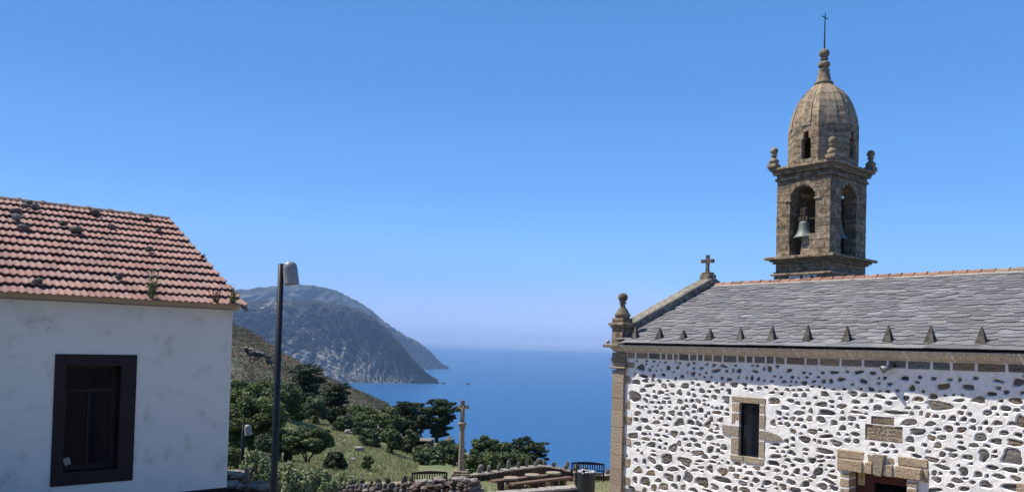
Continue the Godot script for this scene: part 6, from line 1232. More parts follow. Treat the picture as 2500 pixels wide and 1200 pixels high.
func lamp_head(o: Node3D, top: float) -> void:
	var tilt := Transform3D(Basis(Vector3.BACK, deg_to_rad(7)), Vector3(0.148, top - 0.17, 0.02))
	var sh := MB.new(); sh.xf = tilt
	sh.lathe([[0.108, -0.13], [0.106, 0.0], [0.102, 0.08]], 24)
	sh.lathe([[0.107, -0.145], [0.11, -0.14], [0.108, -0.13]], 24)
	var housing := part(o, "lamp_housing", sh.mesh(true), M.lamp_shell)
	var cap := MB.new(); cap.xf = tilt; cap.col = Color(1.0, 1.0, 1.0)
	cap.lathe([[0.102, 0.084], [0.098, 0.118], [0.086, 0.15], [0.063, 0.172], [0.032, 0.184], [0.0, 0.187]], 24)
	part(housing, "lamp_cap", cap.mesh(true), M.lamp_shell)
	var gl := MB.new(); gl.xf = tilt
	gl.lathe([[0.0, -0.14], [0.103, -0.14]], 24)
	part(housing, "lamp_glass", gl.mesh(), M.lamp_glass)
	var br := MB.new(); br.box(Vector3(0.02, top - 0.2, -0.02), Vector3(0.1, top - 0.1, 0.03))
	part(o, "bracket", br.mesh(), M.lamp_pole)

# ------------------------------------------------------------------ things on the terrace
func dry_wall(o: Node3D, line: Array, h0: float, h1: float, depth: float, size: float, r: RandomNumberGenerator, cap_tilt: bool, pal: Array) -> void:
	# line in the thing's own axes, courses of loose stones
	var total := 0.0
	for i in line.size() - 1: total += (line[i + 1] - line[i]).length()
	var n := int(total / size)
	for k in n:
		var s := (k + 0.5) / n
		var p := along(line, s)
		var q := along(line, minf(s + 0.02, 1.0)) - along(line, maxf(s - 0.02, 0.0))
		var yaw := atan2(-q.z, q.x)
		var hh := lerpf(h0, h1, s)
		var y := 0.0
		var row := 0
		while y < hh - size * 0.2:
			var sh := size * r.randf_range(0.5, 0.95)
			var mb := MB.new(); mb.col = tone(pal[r.randi() % pal.size()], 0.25, 0.05)
			mb.xf = Transform3D(Basis(Vector3.UP, yaw), p + Vector3(r.randf_range(-0.3, 0.3) * size, y + sh * 0.45, r.randf_range(-0.06, 0.06)))
			mb.rock(Vector3.ZERO, Vector3(size * r.randf_range(1.0, 1.7), sh * 1.25, depth * r.randf_range(0.9, 1.15)), r, 0.16)
			part(o, "stone", mb.mesh(), M.dry_stone)
			y += sh; row += 1
		if cap_tilt:
			var mb := MB.new(); mb.col = tone(pal[r.randi() % pal.size()], 0.25, 0.05)
			mb.xf = Transform3D(Basis(Vector3.UP, yaw) * Basis(Vector3.BACK, r.randf_range(-0.5, 0.5)), p + Vector3(0, hh + 0.02, 0))
			mb.rock(Vector3.ZERO, Vector3(size * 0.55, size * r.randf_range(0.9, 1.6), depth * 0.8), r, 0.2)
			part(o, "cap_stone", mb.mesh(), M.dry_stone)

func standing_stone(o: Node3D, at: Vector3, hgt: float, w: float, lean: float, r: RandomNumberGenerator, c: Color) -> void:
	var mb := MB.new(); mb.col = tone(c, 0.15, 0.05)
	mb.xf = Transform3D(Basis(Vector3.BACK, -lean) , at)
	mb.rock(Vector3(0, hgt * 0.45, 0), Vector3(w, hgt * 1.1, w * 0.7), r, 0.25)
	part(o, "standing_stone", mb.mesh(), M.dry_stone)

func wooden_bench(label: String, at: Vector3, turn: float, c: Color) -> void:
	var b := thing("park_bench", label, "bench", at, turn)
	var L := 0.78
	b.scale = Vector3(0.92, 0.86, 0.9)
	for s in [-1, 1]:
		for z in [-0.26, 0.26]:
			var lg := MB.new(); lg.col = c
			var hgt := 0.92 if z < 0 else 0.62
			lg.block(Vector3(s * L - 0.035, 0, z - 0.035), Vector3(s * L + 0.035, hgt, z + 0.035), 0.006)
			part(b, "leg", lg.mesh(), M.old_wood)
		var am := MB.new(); am.col = c; am.block(Vector3(s * L - 0.045, 0.62, -0.23), Vector3(s * L + 0.045, 0.66, 0.32), 0.006)
		part(b, "armrest", am.mesh(), M.old_wood)
		var rl := MB.new(); rl.col = c; rl.block(Vector3(s * L - 0.025, 0.36, -0.22), Vector3(s * L + 0.025, 0.42, 0.22), 0.005)
		part(b, "side_rail", rl.mesh(), M.old_wood)
	for k in 5:
		var sl := MB.new(); sl.col = tone(c, 0.15); sl.block(Vector3(-L, 0.42, -0.22 + k * 0.1), Vector3(L, 0.445, -0.14 + k * 0.1), 0.005)
		part(b, "seat_slat", sl.mesh(), M.old_wood)
	var tr := MB.new(); tr.col = c
	var poly := PackedVector2Array()
	for k in 13: poly.append(Vector2(lerpf(-L, L, k / 12.0), 0.93 + 0.06 * sin(PI * k / 12.0)))
	for k in 13: poly.append(Vector2(lerpf(L, -L, k / 12.0), 0.845))
	tr.prism(poly, -0.285, -0.235)
	part(b, "top_rail", tr.mesh(), M.old_wood)
	var lr := MB.new(); lr.col = c; lr.block(Vector3(-L, 0.5, -0.285), Vector3(L, 0.56, -0.245), 0.005)
	part(b, "back_rail", lr.mesh(), M.old_wood)
	for k in 13:
		var x := lerpf(-L + 0.1, L - 0.1, k / 12.0)
		var sl := MB.new(); sl.col = tone(c, 0.15); sl.block(Vector3(x - 0.026, 0.555, -0.275), Vector3(x + 0.026, 0.85, -0.25), 0.004)
		part(b, "back_slat", sl.mesh(), M.old_wood)

func build_terrace() -> void:
	var r := RandomNumberGenerator.new(); r.seed = 91
	# long benches and round stone tables
	var ends := [[Vector3(0.155, -5.535, -33.200), Vector3(2.698, -5.658, -35.400), "long brown plank bench on the grass before the round tables"], [Vector3(-0.616, -5.656, -33.800), Vector3(1.690, -5.734, -35.700), "long brown plank bench behind the round tables by the wall"]]
	for q in ends:
		var a: Vector3 = q[0]; var b: Vector3 = q[1]
		a.y = 0; b.y = 0
		var mid := (a + b) * 0.5; mid.y = gy(mid.x, mid.z)
		var o := thing("plank_bench", q[2], "bench", mid, rad_to_deg(atan2(-(b.z - a.z), b.x - a.x)))
		var L := (b - a).length() * 0.5
		var mb := MB.new(); mb.col = Color(0.2, 0.135, 0.1); mb.block(Vector3(-L, 0.31, -0.17), Vector3(L, 0.41, 0.17), 0.012, 0.006, r)
		part(o, "seat", mb.mesh(), M.old_wood)
		for x in [-L * 0.72, 0.0, L * 0.72]:
			var lg := MB.new(); lg.col = Color(0.17, 0.12, 0.095); lg.block(Vector3(x - 0.1, -0.15, -0.13), Vector3(x + 0.1, 0.31, 0.13), 0.012, 0.01, r)
			part(o, "leg", lg.mesh(), M.granite)
	var tl := ["uneven round stone table with mottled pale top between the benches", "round stone table with smooth flat top, middle of three", "round stone table with pale flat top nearest the slatted bench"]
	var tp := [Vector3(0.142, -5.661, -33.950), Vector3(1.026, -5.762, -34.700), Vector3(1.945, -5.854, -35.400)]
	for k in 3:
		var p: Vector3 = tp[k]; p.y = gy(p.x, p.z)
		var o := thing("stone_table", tl[k], "table", p, 0.0)
		var mb := MB.new(); mb.col = Color(0.42, 0.36, 0.29)
		var prof := [[0.0, 0.46], [0.29, 0.46], [0.32, 0.47], [0.33, 0.54], [0.31, 0.56], [0.0, 0.57]]
		mb.lathe(prof, 18)
		for i in mb.v.size(): mb.v[i] += Vector3(1, 0.4, 1) * r.randf_range(-0.0, 0.012)
		part(o, "table_top", mb.mesh(), M.granite)
		var lg := MB.new(); lg.col = Color(0.17, 0.13, 0.105)
		lg.lathe([[0.24, -0.12], [0.25, 0.2], [0.22, 0.46]], 12)
		part(o, "drum", lg.mesh(), M.dry_stone)
	wooden_bench("dark slatted bench standing by the terrace wall against the sea", ground(Vector3(3.579, -6.040, -37.000)), -8.0, Color(0.035, 0.03, 0.035))
	wooden_bench("dark slatted bench seen from behind beside the stone cross", ground(Vector3(-3.309, -5.642, -34.300)), 196.0, Color(0.06, 0.05, 0.045))
	# litter bin
	var bn := thing("litter_bin", "dark green round litter bin with white bag in its rim", "bin", ground(Vector3(3.002, -5.505, -31.600)))
	var th: float = -4.72 - bn.position.y
	for k in 18:
		var sl := MB.new(); sl.col = tone(Color(0.025, 0.032, 0.03), 0.25)
		var an := TAU * k / 18.0
		sl.xf = Transform3D(Basis(Vector3.UP, an), Vector3.ZERO)
		sl.block(Vector3(-0.055, 0.04, 0.315), Vector3(0.055, th, 0.345), 0.006)
		part(bn, "slat", sl.mesh(), M.bin_paint)
	var li := MB.new(); li.col = Color(0.015, 0.017, 0.017); li.lathe([[0.0, 0.0], [0.31, 0.0], [0.312, th - 0.02]], 24)
	part(bn, "liner", li.mesh(), M.bin_paint)
	var bg := MB.new()
	for k in 16:
		var an := TAU * k / 16.0
		bg.rock(Vector3(cos(an) * 0.3, th - 0.01 + r.randf_range(-0.03, 0.02), sin(an) * 0.3), Vector3(0.16, 0.06, 0.13), r, 0.3)
	part(bn, "bag_rim", bg.mesh(), M.white_bag)
	var po := MB.new(); po.col = Color(0.02, 0.025, 0.025); po.block(Vector3(-0.4, 0, -0.04), Vector3(-0.33, th + 0.32, 0.04), 0.008)
	part(bn, "post", po.mesh(), M.bin_paint)
	# terrace wall with stones set upright on it
	var tw := thing("terrace_wall", "low curving stone wall topped with upright stones behind the tables", "wall", Vector3.ZERO)
	var line := [Vector3(-2.797, -6.146, -37.500), Vector3(-1.637, -5.969, -36.600), Vector3(-0.549, -5.988, -36.900), Vector3(0.567, -6.104, -37.800), Vector3(1.644, -6.237, -38.800), Vector3(2.609, -6.211, -38.800), Vector3(3.443, -6.124, -38.400), Vector3(4.398, -6.098, -38.400), Vector3(5.574, -6.099, -38.600)]
	var tops := [Vector3(-2.799, -6.072, -37.500), Vector3(-1.644, -5.733, -36.600), Vector3(-0.559, -5.604, -36.900), Vector3(0.552, -5.561, -37.800), Vector3(1.627, -5.583, -38.800), Vector3(2.596, -5.692, -38.800), Vector3(3.434, -5.762, -38.400), Vector3(4.392, -5.851, -38.400), Vector3(5.569, -5.869, -38.600)]
	var n := 44
	for k in n:
		var a := along(line, float(k) / n); var b := along(line, float(k + 1) / n)
		var ta := along(tops, float(k) / n).y; var tb := along(tops, float(k + 1) / n).y
		var ax := b - a; ax.y = 0
		var yaw := atan2(-ax.z, ax.x)
		var gr := gy(a.x, a.z) - 0.4
		# two courses of body stones
		for c in 2:
			var y0 := lerpf(gr, ta - 0.06, c * 0.62); var y1 := lerpf(gr, ta - 0.06, 0.62 if c == 0 else 1.0)
			var mb := MB.new(); mb.col = tone(Color(0.115, 0.085, 0.07), 0.25, 0.06)
			mb.xf = Transform3D(Basis(Vector3.UP, yaw), Vector3(a.x, 0, a.z))
			mb.block(Vector3(0.0, y0, -0.22), Vector3(ax.length() - 0.006, y1 - 0.004, 0.22 + r.randf_range(-0.015, 0.02)), 0.02, 0.012, r)
			part(tw, "stone", mb.mesh(), M.dry_stone)
		var cp := MB.new(); cp.col = tone(Color(0.4, 0.36, 0.32), 0.2, 0.04)
		cp.xf = Transform3D(Basis(Vector3.UP, yaw), Vector3(a.x, 0, a.z))
		cp.block(Vector3(-0.004, ta - 0.06, -0.27), Vector3(ax.length() + 0.004, (ta + tb) * 0.5 + r.randf_range(-0.01, 0.02), 0.27), 0.015, 0.014, r)
		part(tw, "cap_stone", cp.mesh(), M.dry_stone)
	var ups := [[0.105, 0.3, 0.2, 0.1], [0.165, 0.42, 0.26, 0.15], [0.215, 0.34, 0.22, 0.0], [0.262, 0.38, 0.18, 0.2], [0.312, 0.5, 0.2, 0.1], [0.362, 0.32, 0.18, 0.1], [0.408, 0.46, 0.17, 0.05], [0.452, 0.44, 0.2, 0.5], [0.505, 0.34, 0.13, 0.0], [0.565, 0.3, 0.2, 0.0], [0.64, 0.42, 0.22, 0.25], [0.715, 0.36, 0.3, 0.1], [0.77, 0.3, 0.26, 0.0], [0.9, 0.3, 0.22, 0.1], [0.945, 0.32, 0.24, -0.1]]
	for q in ups:
		var p := along(line, q[0]); p.y = along(tops, q[0]).y - 0.02
		standing_stone(tw, p, q[1], q[2], q[3], r, Color(0.26, 0.245, 0.22))
	# low wall before the tables, with pale capping, and the stacked pillar at its end
	var lw := thing("low_wall", "low wall with pale flat capping stones in front of the plank benches", "wall", Vector3.ZERO)
	var la: Vector3 = Vector3(-0.665, -5.437, -30.400); var lb: Vector3 = Vector3(2.929, -5.307, -31.900)
	var m := 11
	for k in m:
		var a := la.lerp(lb, float(k) / m); var b := la.lerp(lb, float(k + 1) / m)
		var ax := b - a
		var bas := Basis(Vector3.UP, atan2(-ax.z, ax.x))
		var W := Vector2(ax.x, ax.z).length()
		var mb := MB.new(); mb.col = tone(Color(0.13, 0.11, 0.09), 0.2, 0.05); mb.xf = Transform3D(bas, Vector3(a.x, 0, a.z))
		mb.block(Vector3(0, gy(a.x, a.z) - 0.3, -0.2), Vector3(W - 0.006, a.y - 0.09, 0.2), 0.02, 0.012, r)
		part(lw, "stone", mb.mesh(), M.dry_stone)
		var cp := MB.new(); cp.col = tone(Color(0.5, 0.47, 0.43), 0.15, 0.03); cp.xf = Transform3D(bas, Vector3(a.x, 0, a.z))
		cp.block(Vector3(0, a.y - 0.085, -0.27), Vector3(W - 0.008, (a.y + b.y) * 0.5, 0.27), 0.014, 0.012, r)
		part(lw, "cap_stone", cp.mesh(), M.dry_stone)
	var pil := thing("stacked_pillar", "short pillar of thin stacked stones beside the litter bin", "pillar", ground(Vector3(2.785, -5.526, -32.600)))
	var py := 0.0
	var ptop: float = -4.93 - pil.position.y
	while py < ptop:
		var hh := r.randf_range(0.05, 0.09)
		var mb := MB.new(); mb.col = tone(Color(0.27, 0.23, 0.19), 0.3, 0.05)
		mb.block(Vector3(-0.17 + r.randf_range(-0.03, 0.03), py, -0.17), Vector3(0.17 + r.randf_range(-0.03, 0.03), py + hh, 0.17), 0.015, 0.012, r)
		part(pil, "stone", mb.mesh(), M.dry_stone)
		py += hh + 0.004
	# rough dry stone wall across the bottom of the valley meadow
	var dw := thing("dry_stone_wall", "rough grey dry stone wall with jagged upright capping below the meadow", "wall", Vector3.ZERO)
	var pal := [Color(0.2, 0.18, 0.165), Color(0.15, 0.135, 0.125), Color(0.28, 0.255, 0.235), Color(0.17, 0.14, 0.12)]
	var dl := [Vector3(-6.591, -5.363, -29.500), Vector3(-5.473, -5.130, -29.000), Vector3(-4.402, -5.004, -28.600), Vector3(-3.036, -4.775, -27.800)]
	for i in dl.size(): dl[i].y -= 0.62
	dry_wall(dw, dl, 0.6, 0.62, 0.5, 0.21, r, true, pal)
	for s in [0.3, 0.42, 0.53, 0.64, 0.73, 0.84]:
		var p := along(dl, s) + Vector3(0, 0.62, -0.3)
		standing_stone(dw, p, r.randf_range(0.2, 0.34), r.randf_range(0.14, 0.24), r.randf_range(-0.4, 0.4), r, Color(0.12, 0.11, 0.1))
	var rw := thing("rubble_wall", "thick block of rubble wall with stone heap on top below the stone cross", "wall", Vector3.ZERO)
	var rl := [Vector3(-3.063, -4.627, -27.400), Vector3(-2.416, -4.463, -27.000), Vector3(-1.720, -4.326, -26.600), Vector3(-0.989, -4.294, -26.200)]
	for i in rl.size(): rl[i].y -= 0.75
	dry_wall(rw, rl, 0.66, 0.68, 0.8, 0.2, r, false, [Color(0.24, 0.2, 0.17), Color(0.18, 0.14, 0.115), Color(0.3, 0.27, 0.24), Color(0.15, 0.115, 0.1)])
	for k in 16:
		var p := along(rl, r.randf()) + Vector3(0, 0.76, r.randf_range(-0.25, 0.25))
		var mb := MB.new(); mb.col = tone(Color(0.34, 0.31, 0.285), 0.25, 0.04)
		mb.xf = Transform3D(Basis(Vector3.UP, r.randf() * TAU), p)
		mb.rock(Vector3.ZERO, Vector3(0.34, 0.14, 0.24) * r.randf_range(0.7, 1.3), r, 0.25)
		part(rw, "loose_stone", mb.mesh(), M.dry_stone)
	# stone walls below the house corner
	var hw := [["broken stone wall with flat pale top at the house corner", [Vector3(-6.552, -3.230, -18.300), Vector3(-5.728, -3.166, -18.000), Vector3(-5.145, -3.075, -17.600)], 1.0, 0.75], ["thick stone wall behind the single upright stone", [Vector3(-7.283, -3.357, -20.600), Vector3(-6.941, -3.333, -20.500), Vector3(-6.509, -3.301, -20.300)], 0.8, 0.7]]
	for q in hw:
		var o := thing("stone_wall", q[0], "wall", Vector3.ZERO)
		var ln: Array = q[1]
		for i in ln.size(): ln[i].y -= q[2]
		dry_wall(o, ln, q[2] - 0.08, q[2] - 0.08, q[3], 0.24, r, false, [Color(0.15, 0.115, 0.1), Color(0.2, 0.16, 0.13), Color(0.12, 0.095, 0.085)])
		for k in 9:
			var p := along(ln, (k + 0.5) / 9.0) + Vector3(0, q[2] - 0.01, 0)
			var mb := MB.new(); mb.col = tone(Color(0.36, 0.32, 0.28), 0.2, 0.04); mb.xf = Transform3D(Basis(Vector3.UP, r.randf_range(-0.4, 0.4)), p)
			mb.block(Vector3(-0.12, -0.05, -0.36), Vector3(0.12, 0.02, 0.36), 0.015, 0.03, r)
			part(o, "cap_stone", mb.mesh(), M.dry_stone)
	var us := thing("upright_stone", "single tall pale upright stone set on the wall by the house", "stone", Vector3(-5.704, -3.167, -17.900))
	var um := MB.new(); um.col = Color(0.34, 0.28, 0.21)
	um.prism(PackedVector2Array([Vector2(-0.06, -0.06), Vector2(0.06, -0.06), Vector2(0.07, 0.12), Vector2(0.05, 0.26), Vector2(0.06, 0.33), Vector2(0.0, 0.38), Vector2(-0.02, 0.34), Vector2(-0.03, 0.16), Vector2(-0.07, 0.12)]), -0.05, 0.05)
	part(us, "stone_body", um.mesh(), M.dry_stone)
	var ub := MB.new(); ub.col = Color(0.4, 0.36, 0.31); ub.rock(Vector3(0, -0.06, 0), Vector3(0.4, 0.08, 0.3), r, 0.2)
	part(us, "footing", ub.mesh(), M.dry_stone)
	# wayside cross
	var cx := thing("stone_cross", "slender pale stone wayside cross with carved figure on square pedestal", "cross", ground(Vector3(-1.889, -5.311, -33.000)))
	var g: float = cx.position.y
	var pt := -5.02 - g
	rect_block(cx, "pedestal", [-0.36, -0.2, 0.36, pt - 0.1], -0.36, 0.36, 0.03, Color(0.24, 0.2, 0.165), M.ashlar, 0.02)
	rect_block(cx, "pedestal", [-0.3, pt - 0.1, 0.3, pt], -0.3, 0.3, 0.03, Color(0.26, 0.22, 0.18), M.ashlar, 0.01)
	var sc := Color(0.4, 0.33, 0.25)
	var sh := MB.new(); sh.col = sc
	sh.lathe([[0.14, pt], [0.135, pt + 0.3], [0.1, pt + 1.66], [0.1, pt + 1.68]], 8, Vector3.ZERO, PI / 8)
	part(cx, "shaft", sh.mesh(), M.granite)
	var ca := MB.new(); ca.col = sc * 0.85
	ca.lathe([[0.12, pt + 1.66], [0.14, pt + 1.7], [0.13, pt + 1.74], [0.165, pt + 1.82], [0.185, pt + 1.84], [0.185, pt + 1.89], [0.1, pt + 1.92], [0.0, pt + 1.92]], 8, Vector3.ZERO, PI / 8)
	part(cx, "capital", ca.mesh(), M.granite)
	var cr := MB.new(); cr.col = Color(0.37, 0.3, 0.21)
	var y0 := pt + 1.9
	cr.prism(PackedVector2Array([Vector2(-0.085, y0), Vector2(0.085, y0), Vector2(0.075, y0 + 0.56), Vector2(0.245, y0 + 0.56), Vector2(0.245, y0 + 0.69), Vector2(0.075, y0 + 0.69), Vector2(0.075, y0 + 0.86), Vector2(0.095, y0 + 0.87), Vector2(0.095, y0 + 0.9), Vector2(-0.095, y0 + 0.9), Vector2(-0.095, y0 + 0.87), Vector2(-0.075, y0 + 0.86), Vector2(-0.075, y0 + 0.69), Vector2(-0.245, y0 + 0.69), Vector2(-0.245, y0 + 0.56), Vector2(-0.075, y0 + 0.56)]), -0.06, 0.06)
	var arms := part(cx, "cross_arms", cr.mesh(), M.granite)
	var fg := MB.new(); fg.col = Color(0.42, 0.36, 0.28)
	fg.tube([Vector3(0, y0 + 0.08, 0.075), Vector3(0.01, y0 + 0.3, 0.09), Vector3(0, y0 + 0.42, 0.085), Vector3(0, y0 + 0.55, 0.085), Vector3(0.01, y0 + 0.58, 0.085)], [0.03, 0.045, 0.045, 0.06, 0.03], 10)
	fg.tube([Vector3(-0.2, y0 + 0.65, 0.075), Vector3(-0.06, y0 + 0.56, 0.085), Vector3(0.06, y0 + 0.56, 0.085), Vector3(0.2, y0 + 0.65, 0.075)], [0.018, 0.026, 0.026, 0.018], 8)
	fg.rock(Vector3(0.02, y0 + 0.63, 0.1), Vector3(0.08, 0.1, 0.08), r, 0.05)
	part(arms, "carved_figure", fg.mesh(true), M.granite)

func ground(p: Vector3) -> Vector3: return Vector3(p.x, gy(p.x, p.z), p.z)

# ------------------------------------------------------------------ trees, bushes, boulders
const LEAVES := {
	"bright": [Color(0.095, 0.125, 0.04), Color(0.07, 0.1, 0.032), Color(0.125, 0.15, 0.055), Color(0.05, 0.075, 0.027)],
	"mid": [Color(0.07, 0.1, 0.036), Color(0.052, 0.08, 0.028), Color(0.095, 0.128, 0.05), Color(0.08, 0.1, 0.045)],
	"dark": [Color(0.034, 0.054, 0.025), Color(0.045, 0.066, 0.03), Color(0.026, 0.043, 0.022)],
	"grey": [Color(0.085, 0.115, 0.055), Color(0.065, 0.09, 0.042), Color(0.11, 0.14, 0.07)],
	"soft": [Color(0.2, 0.245, 0.12), Color(0.155, 0.195, 0.09), Color(0.245, 0.28, 0.16)],
}

func plant(kind: String, called: String, label: String, category: String, q: Array, pal: String, leaf: float, n: int, seed_: int, group := "") -> void:
	# q: [x, top y, base y, z, width]
	var r := RandomNumberGenerator.new(); r.seed = seed_
	var base := Vector3(q[0], gy(q[0], q[3]) - 0.05, q[3])
	base.y = minf(base.y, q[2] + 0.6)
	var h: float = q[1] - base.y
	var w: float = q[4] * 0.5
	var o := thing(called, label, category, base, 0.0, group)
	var clumps := []
	var wood := MB.new(); wood.col = Color(0.07, 0.055, 0.042)
	if kind == "round" or kind == "full":            # trunk that forks low, wide uneven crown ("full": foliage down to the ground)
		var cy := h * (0.62 if kind == "round" else 0.52)
		var ch := h * (0.4 if kind == "round" else 0.5)
		for k in 64:
			var d := Vector3(r.randfn(), r.randfn() * 0.9 + 0.2, r.randfn()).normalized()
			var rr := r.randf_range(0.12, 0.3) * minf(w, ch * 1.1)
			clumps.append([Vector3(0, cy, 0) + d * Vector3(w - rr * 0.6, ch - rr * 0.6, w - rr * 0.6) * r.randf_range(0.62, 1.04), rr, Vector3(1.2, 0.7, 1.2)])
		for k in 4:
			var c: Vector3 = clumps[k * 6][0]
			wood.tube([Vector3(0, -0.3, 0), Vector3(c.x * 0.12, h * 0.16, c.z * 0.12), Vector3(c.x * 0.45, h * 0.38, c.z * 0.45), c], [0.045 * h * 0.6, 0.036 * h * 0.6, 0.022 * h * 0.6, 0.01], 7)
	elif kind == "bush":           # leafy down to the ground
		for k in 22:
			var an := r.randf() * TAU; var up := sqrt(r.randf())
			var rr := r.randf_range(0.2, 0.38) * minf(w, h * 0.7)
			var rad := (w - rr * 0.6) * sqrt(1.0 - up * up * 0.85) * r.randf_range(0.55, 1.0)
			clumps.append([Vector3(cos(an) * rad, maxf(up * (h - rr * 0.8), rr * 0.5), sin(an) * rad), rr, Vector3(1.1, 0.85, 1.1)])
		for k in 5:
			var c: Vector3 = clumps[k * 4][0]
			wood.tube([Vector3(0, -0.3, 0), c * 0.5, c], [0.04, 0.03, 0.012], 6)
	elif kind == "feather":        # upright soft sprays
		for k in 60:
			var an := r.randf() * TAU; var rad := w * sqrt(r.randf()) * 0.85
			var hh: float = h * (1.0 - 0.55 * pow(rad / w, 2.0)) * r.randf_range(0.8, 1.02)
			var c := Vector3(cos(an) * rad, hh, sin(an) * rad)
			for s in 5: clumps.append([Vector3(c.x * (0.6 + s * 0.1), hh * (0.22 + s * 0.17), c.z * (0.6 + s * 0.1)), 0.34 * w * (1.15 - s * 0.19), Vector3(0.8, 1.25, 0.8)])
			if k % 4 == 0: wood.tube([Vector3(0, -0.3, 0), c * 0.6, c], [0.03, 0.018, 0.006], 5)
	else:                          # "pine": windswept, flat layers leaning one way
		var lean := 0.25 * w
		for k in 14:
			var f := 0.2 + 0.76 * k / 13.0
			var spread := w * clampf(1.0 - pow((f - 0.72) / 0.6, 2.0), 0.2, 1.0) * r.randf_range(0.75, 1.05)
			var axis := Vector3(lean * f * f, h * f, 0)
			for s in 7:
				var an := TAU * (s + r.randf()) / 7.0
				var far := r.randf_range(0.15, 0.95)
				var c := axis + Vector3(cos(an) * spread * far + lean * 0.25, r.randf_range(-0.04, 0.05) * h, sin(an) * spread * far)
				clumps.append([c, r.randf_range(0.1, 0.25) * w, Vector3(1.5, 0.42, 1.5)])
				if s < 3: wood.tube([axis - Vector3(0, 0.1 * h, 0), axis.lerp(c, 0.5) - Vector3(0, 0.03 * h, 0), c], [0.018 * h, 0.012 * h, 0.004 * h], 5)
		wood.tube([Vector3(0, -0.4, 0), Vector3(lean * 0.1, h * 0.3, 0), Vector3(lean * 0.4, h * 0.65, 0), Vector3(lean * 0.9, h * 0.95, 0)], [0.05 * h, 0.036 * h, 0.024 * h, 0.008 * h], 8)
	part(o, "trunk" if kind in ["round", "pine", "full"] else "stems", wood.mesh(), M.bark)
	part(o, "crown" if kind in ["round", "pine", "full"] else "foliage", leaf_mesh(r, clumps, n, leaf, LEAVES[pal]), M.leaf)

func boulder(label: String, at: Vector3, size: Vector3, c: Color, seed_: int, called := "boulder", group := "") -> void:
	var r := RandomNumberGenerator.new(); r.seed = seed_
	var o := thing(called, label, "rock", ground(at), 0.0, group)
	var mb := MB.new(); mb.col = c
	mb.rock(Vector3(0, size.y * 0.3, 0), size, r, 0.2)
	mb.rock(Vector3(size.x * 0.3, size.y * 0.15, size.z * 0.2), size * 0.6, r, 0.25)
	part(o, "rock_body", mb.mesh(), M.dry_stone)

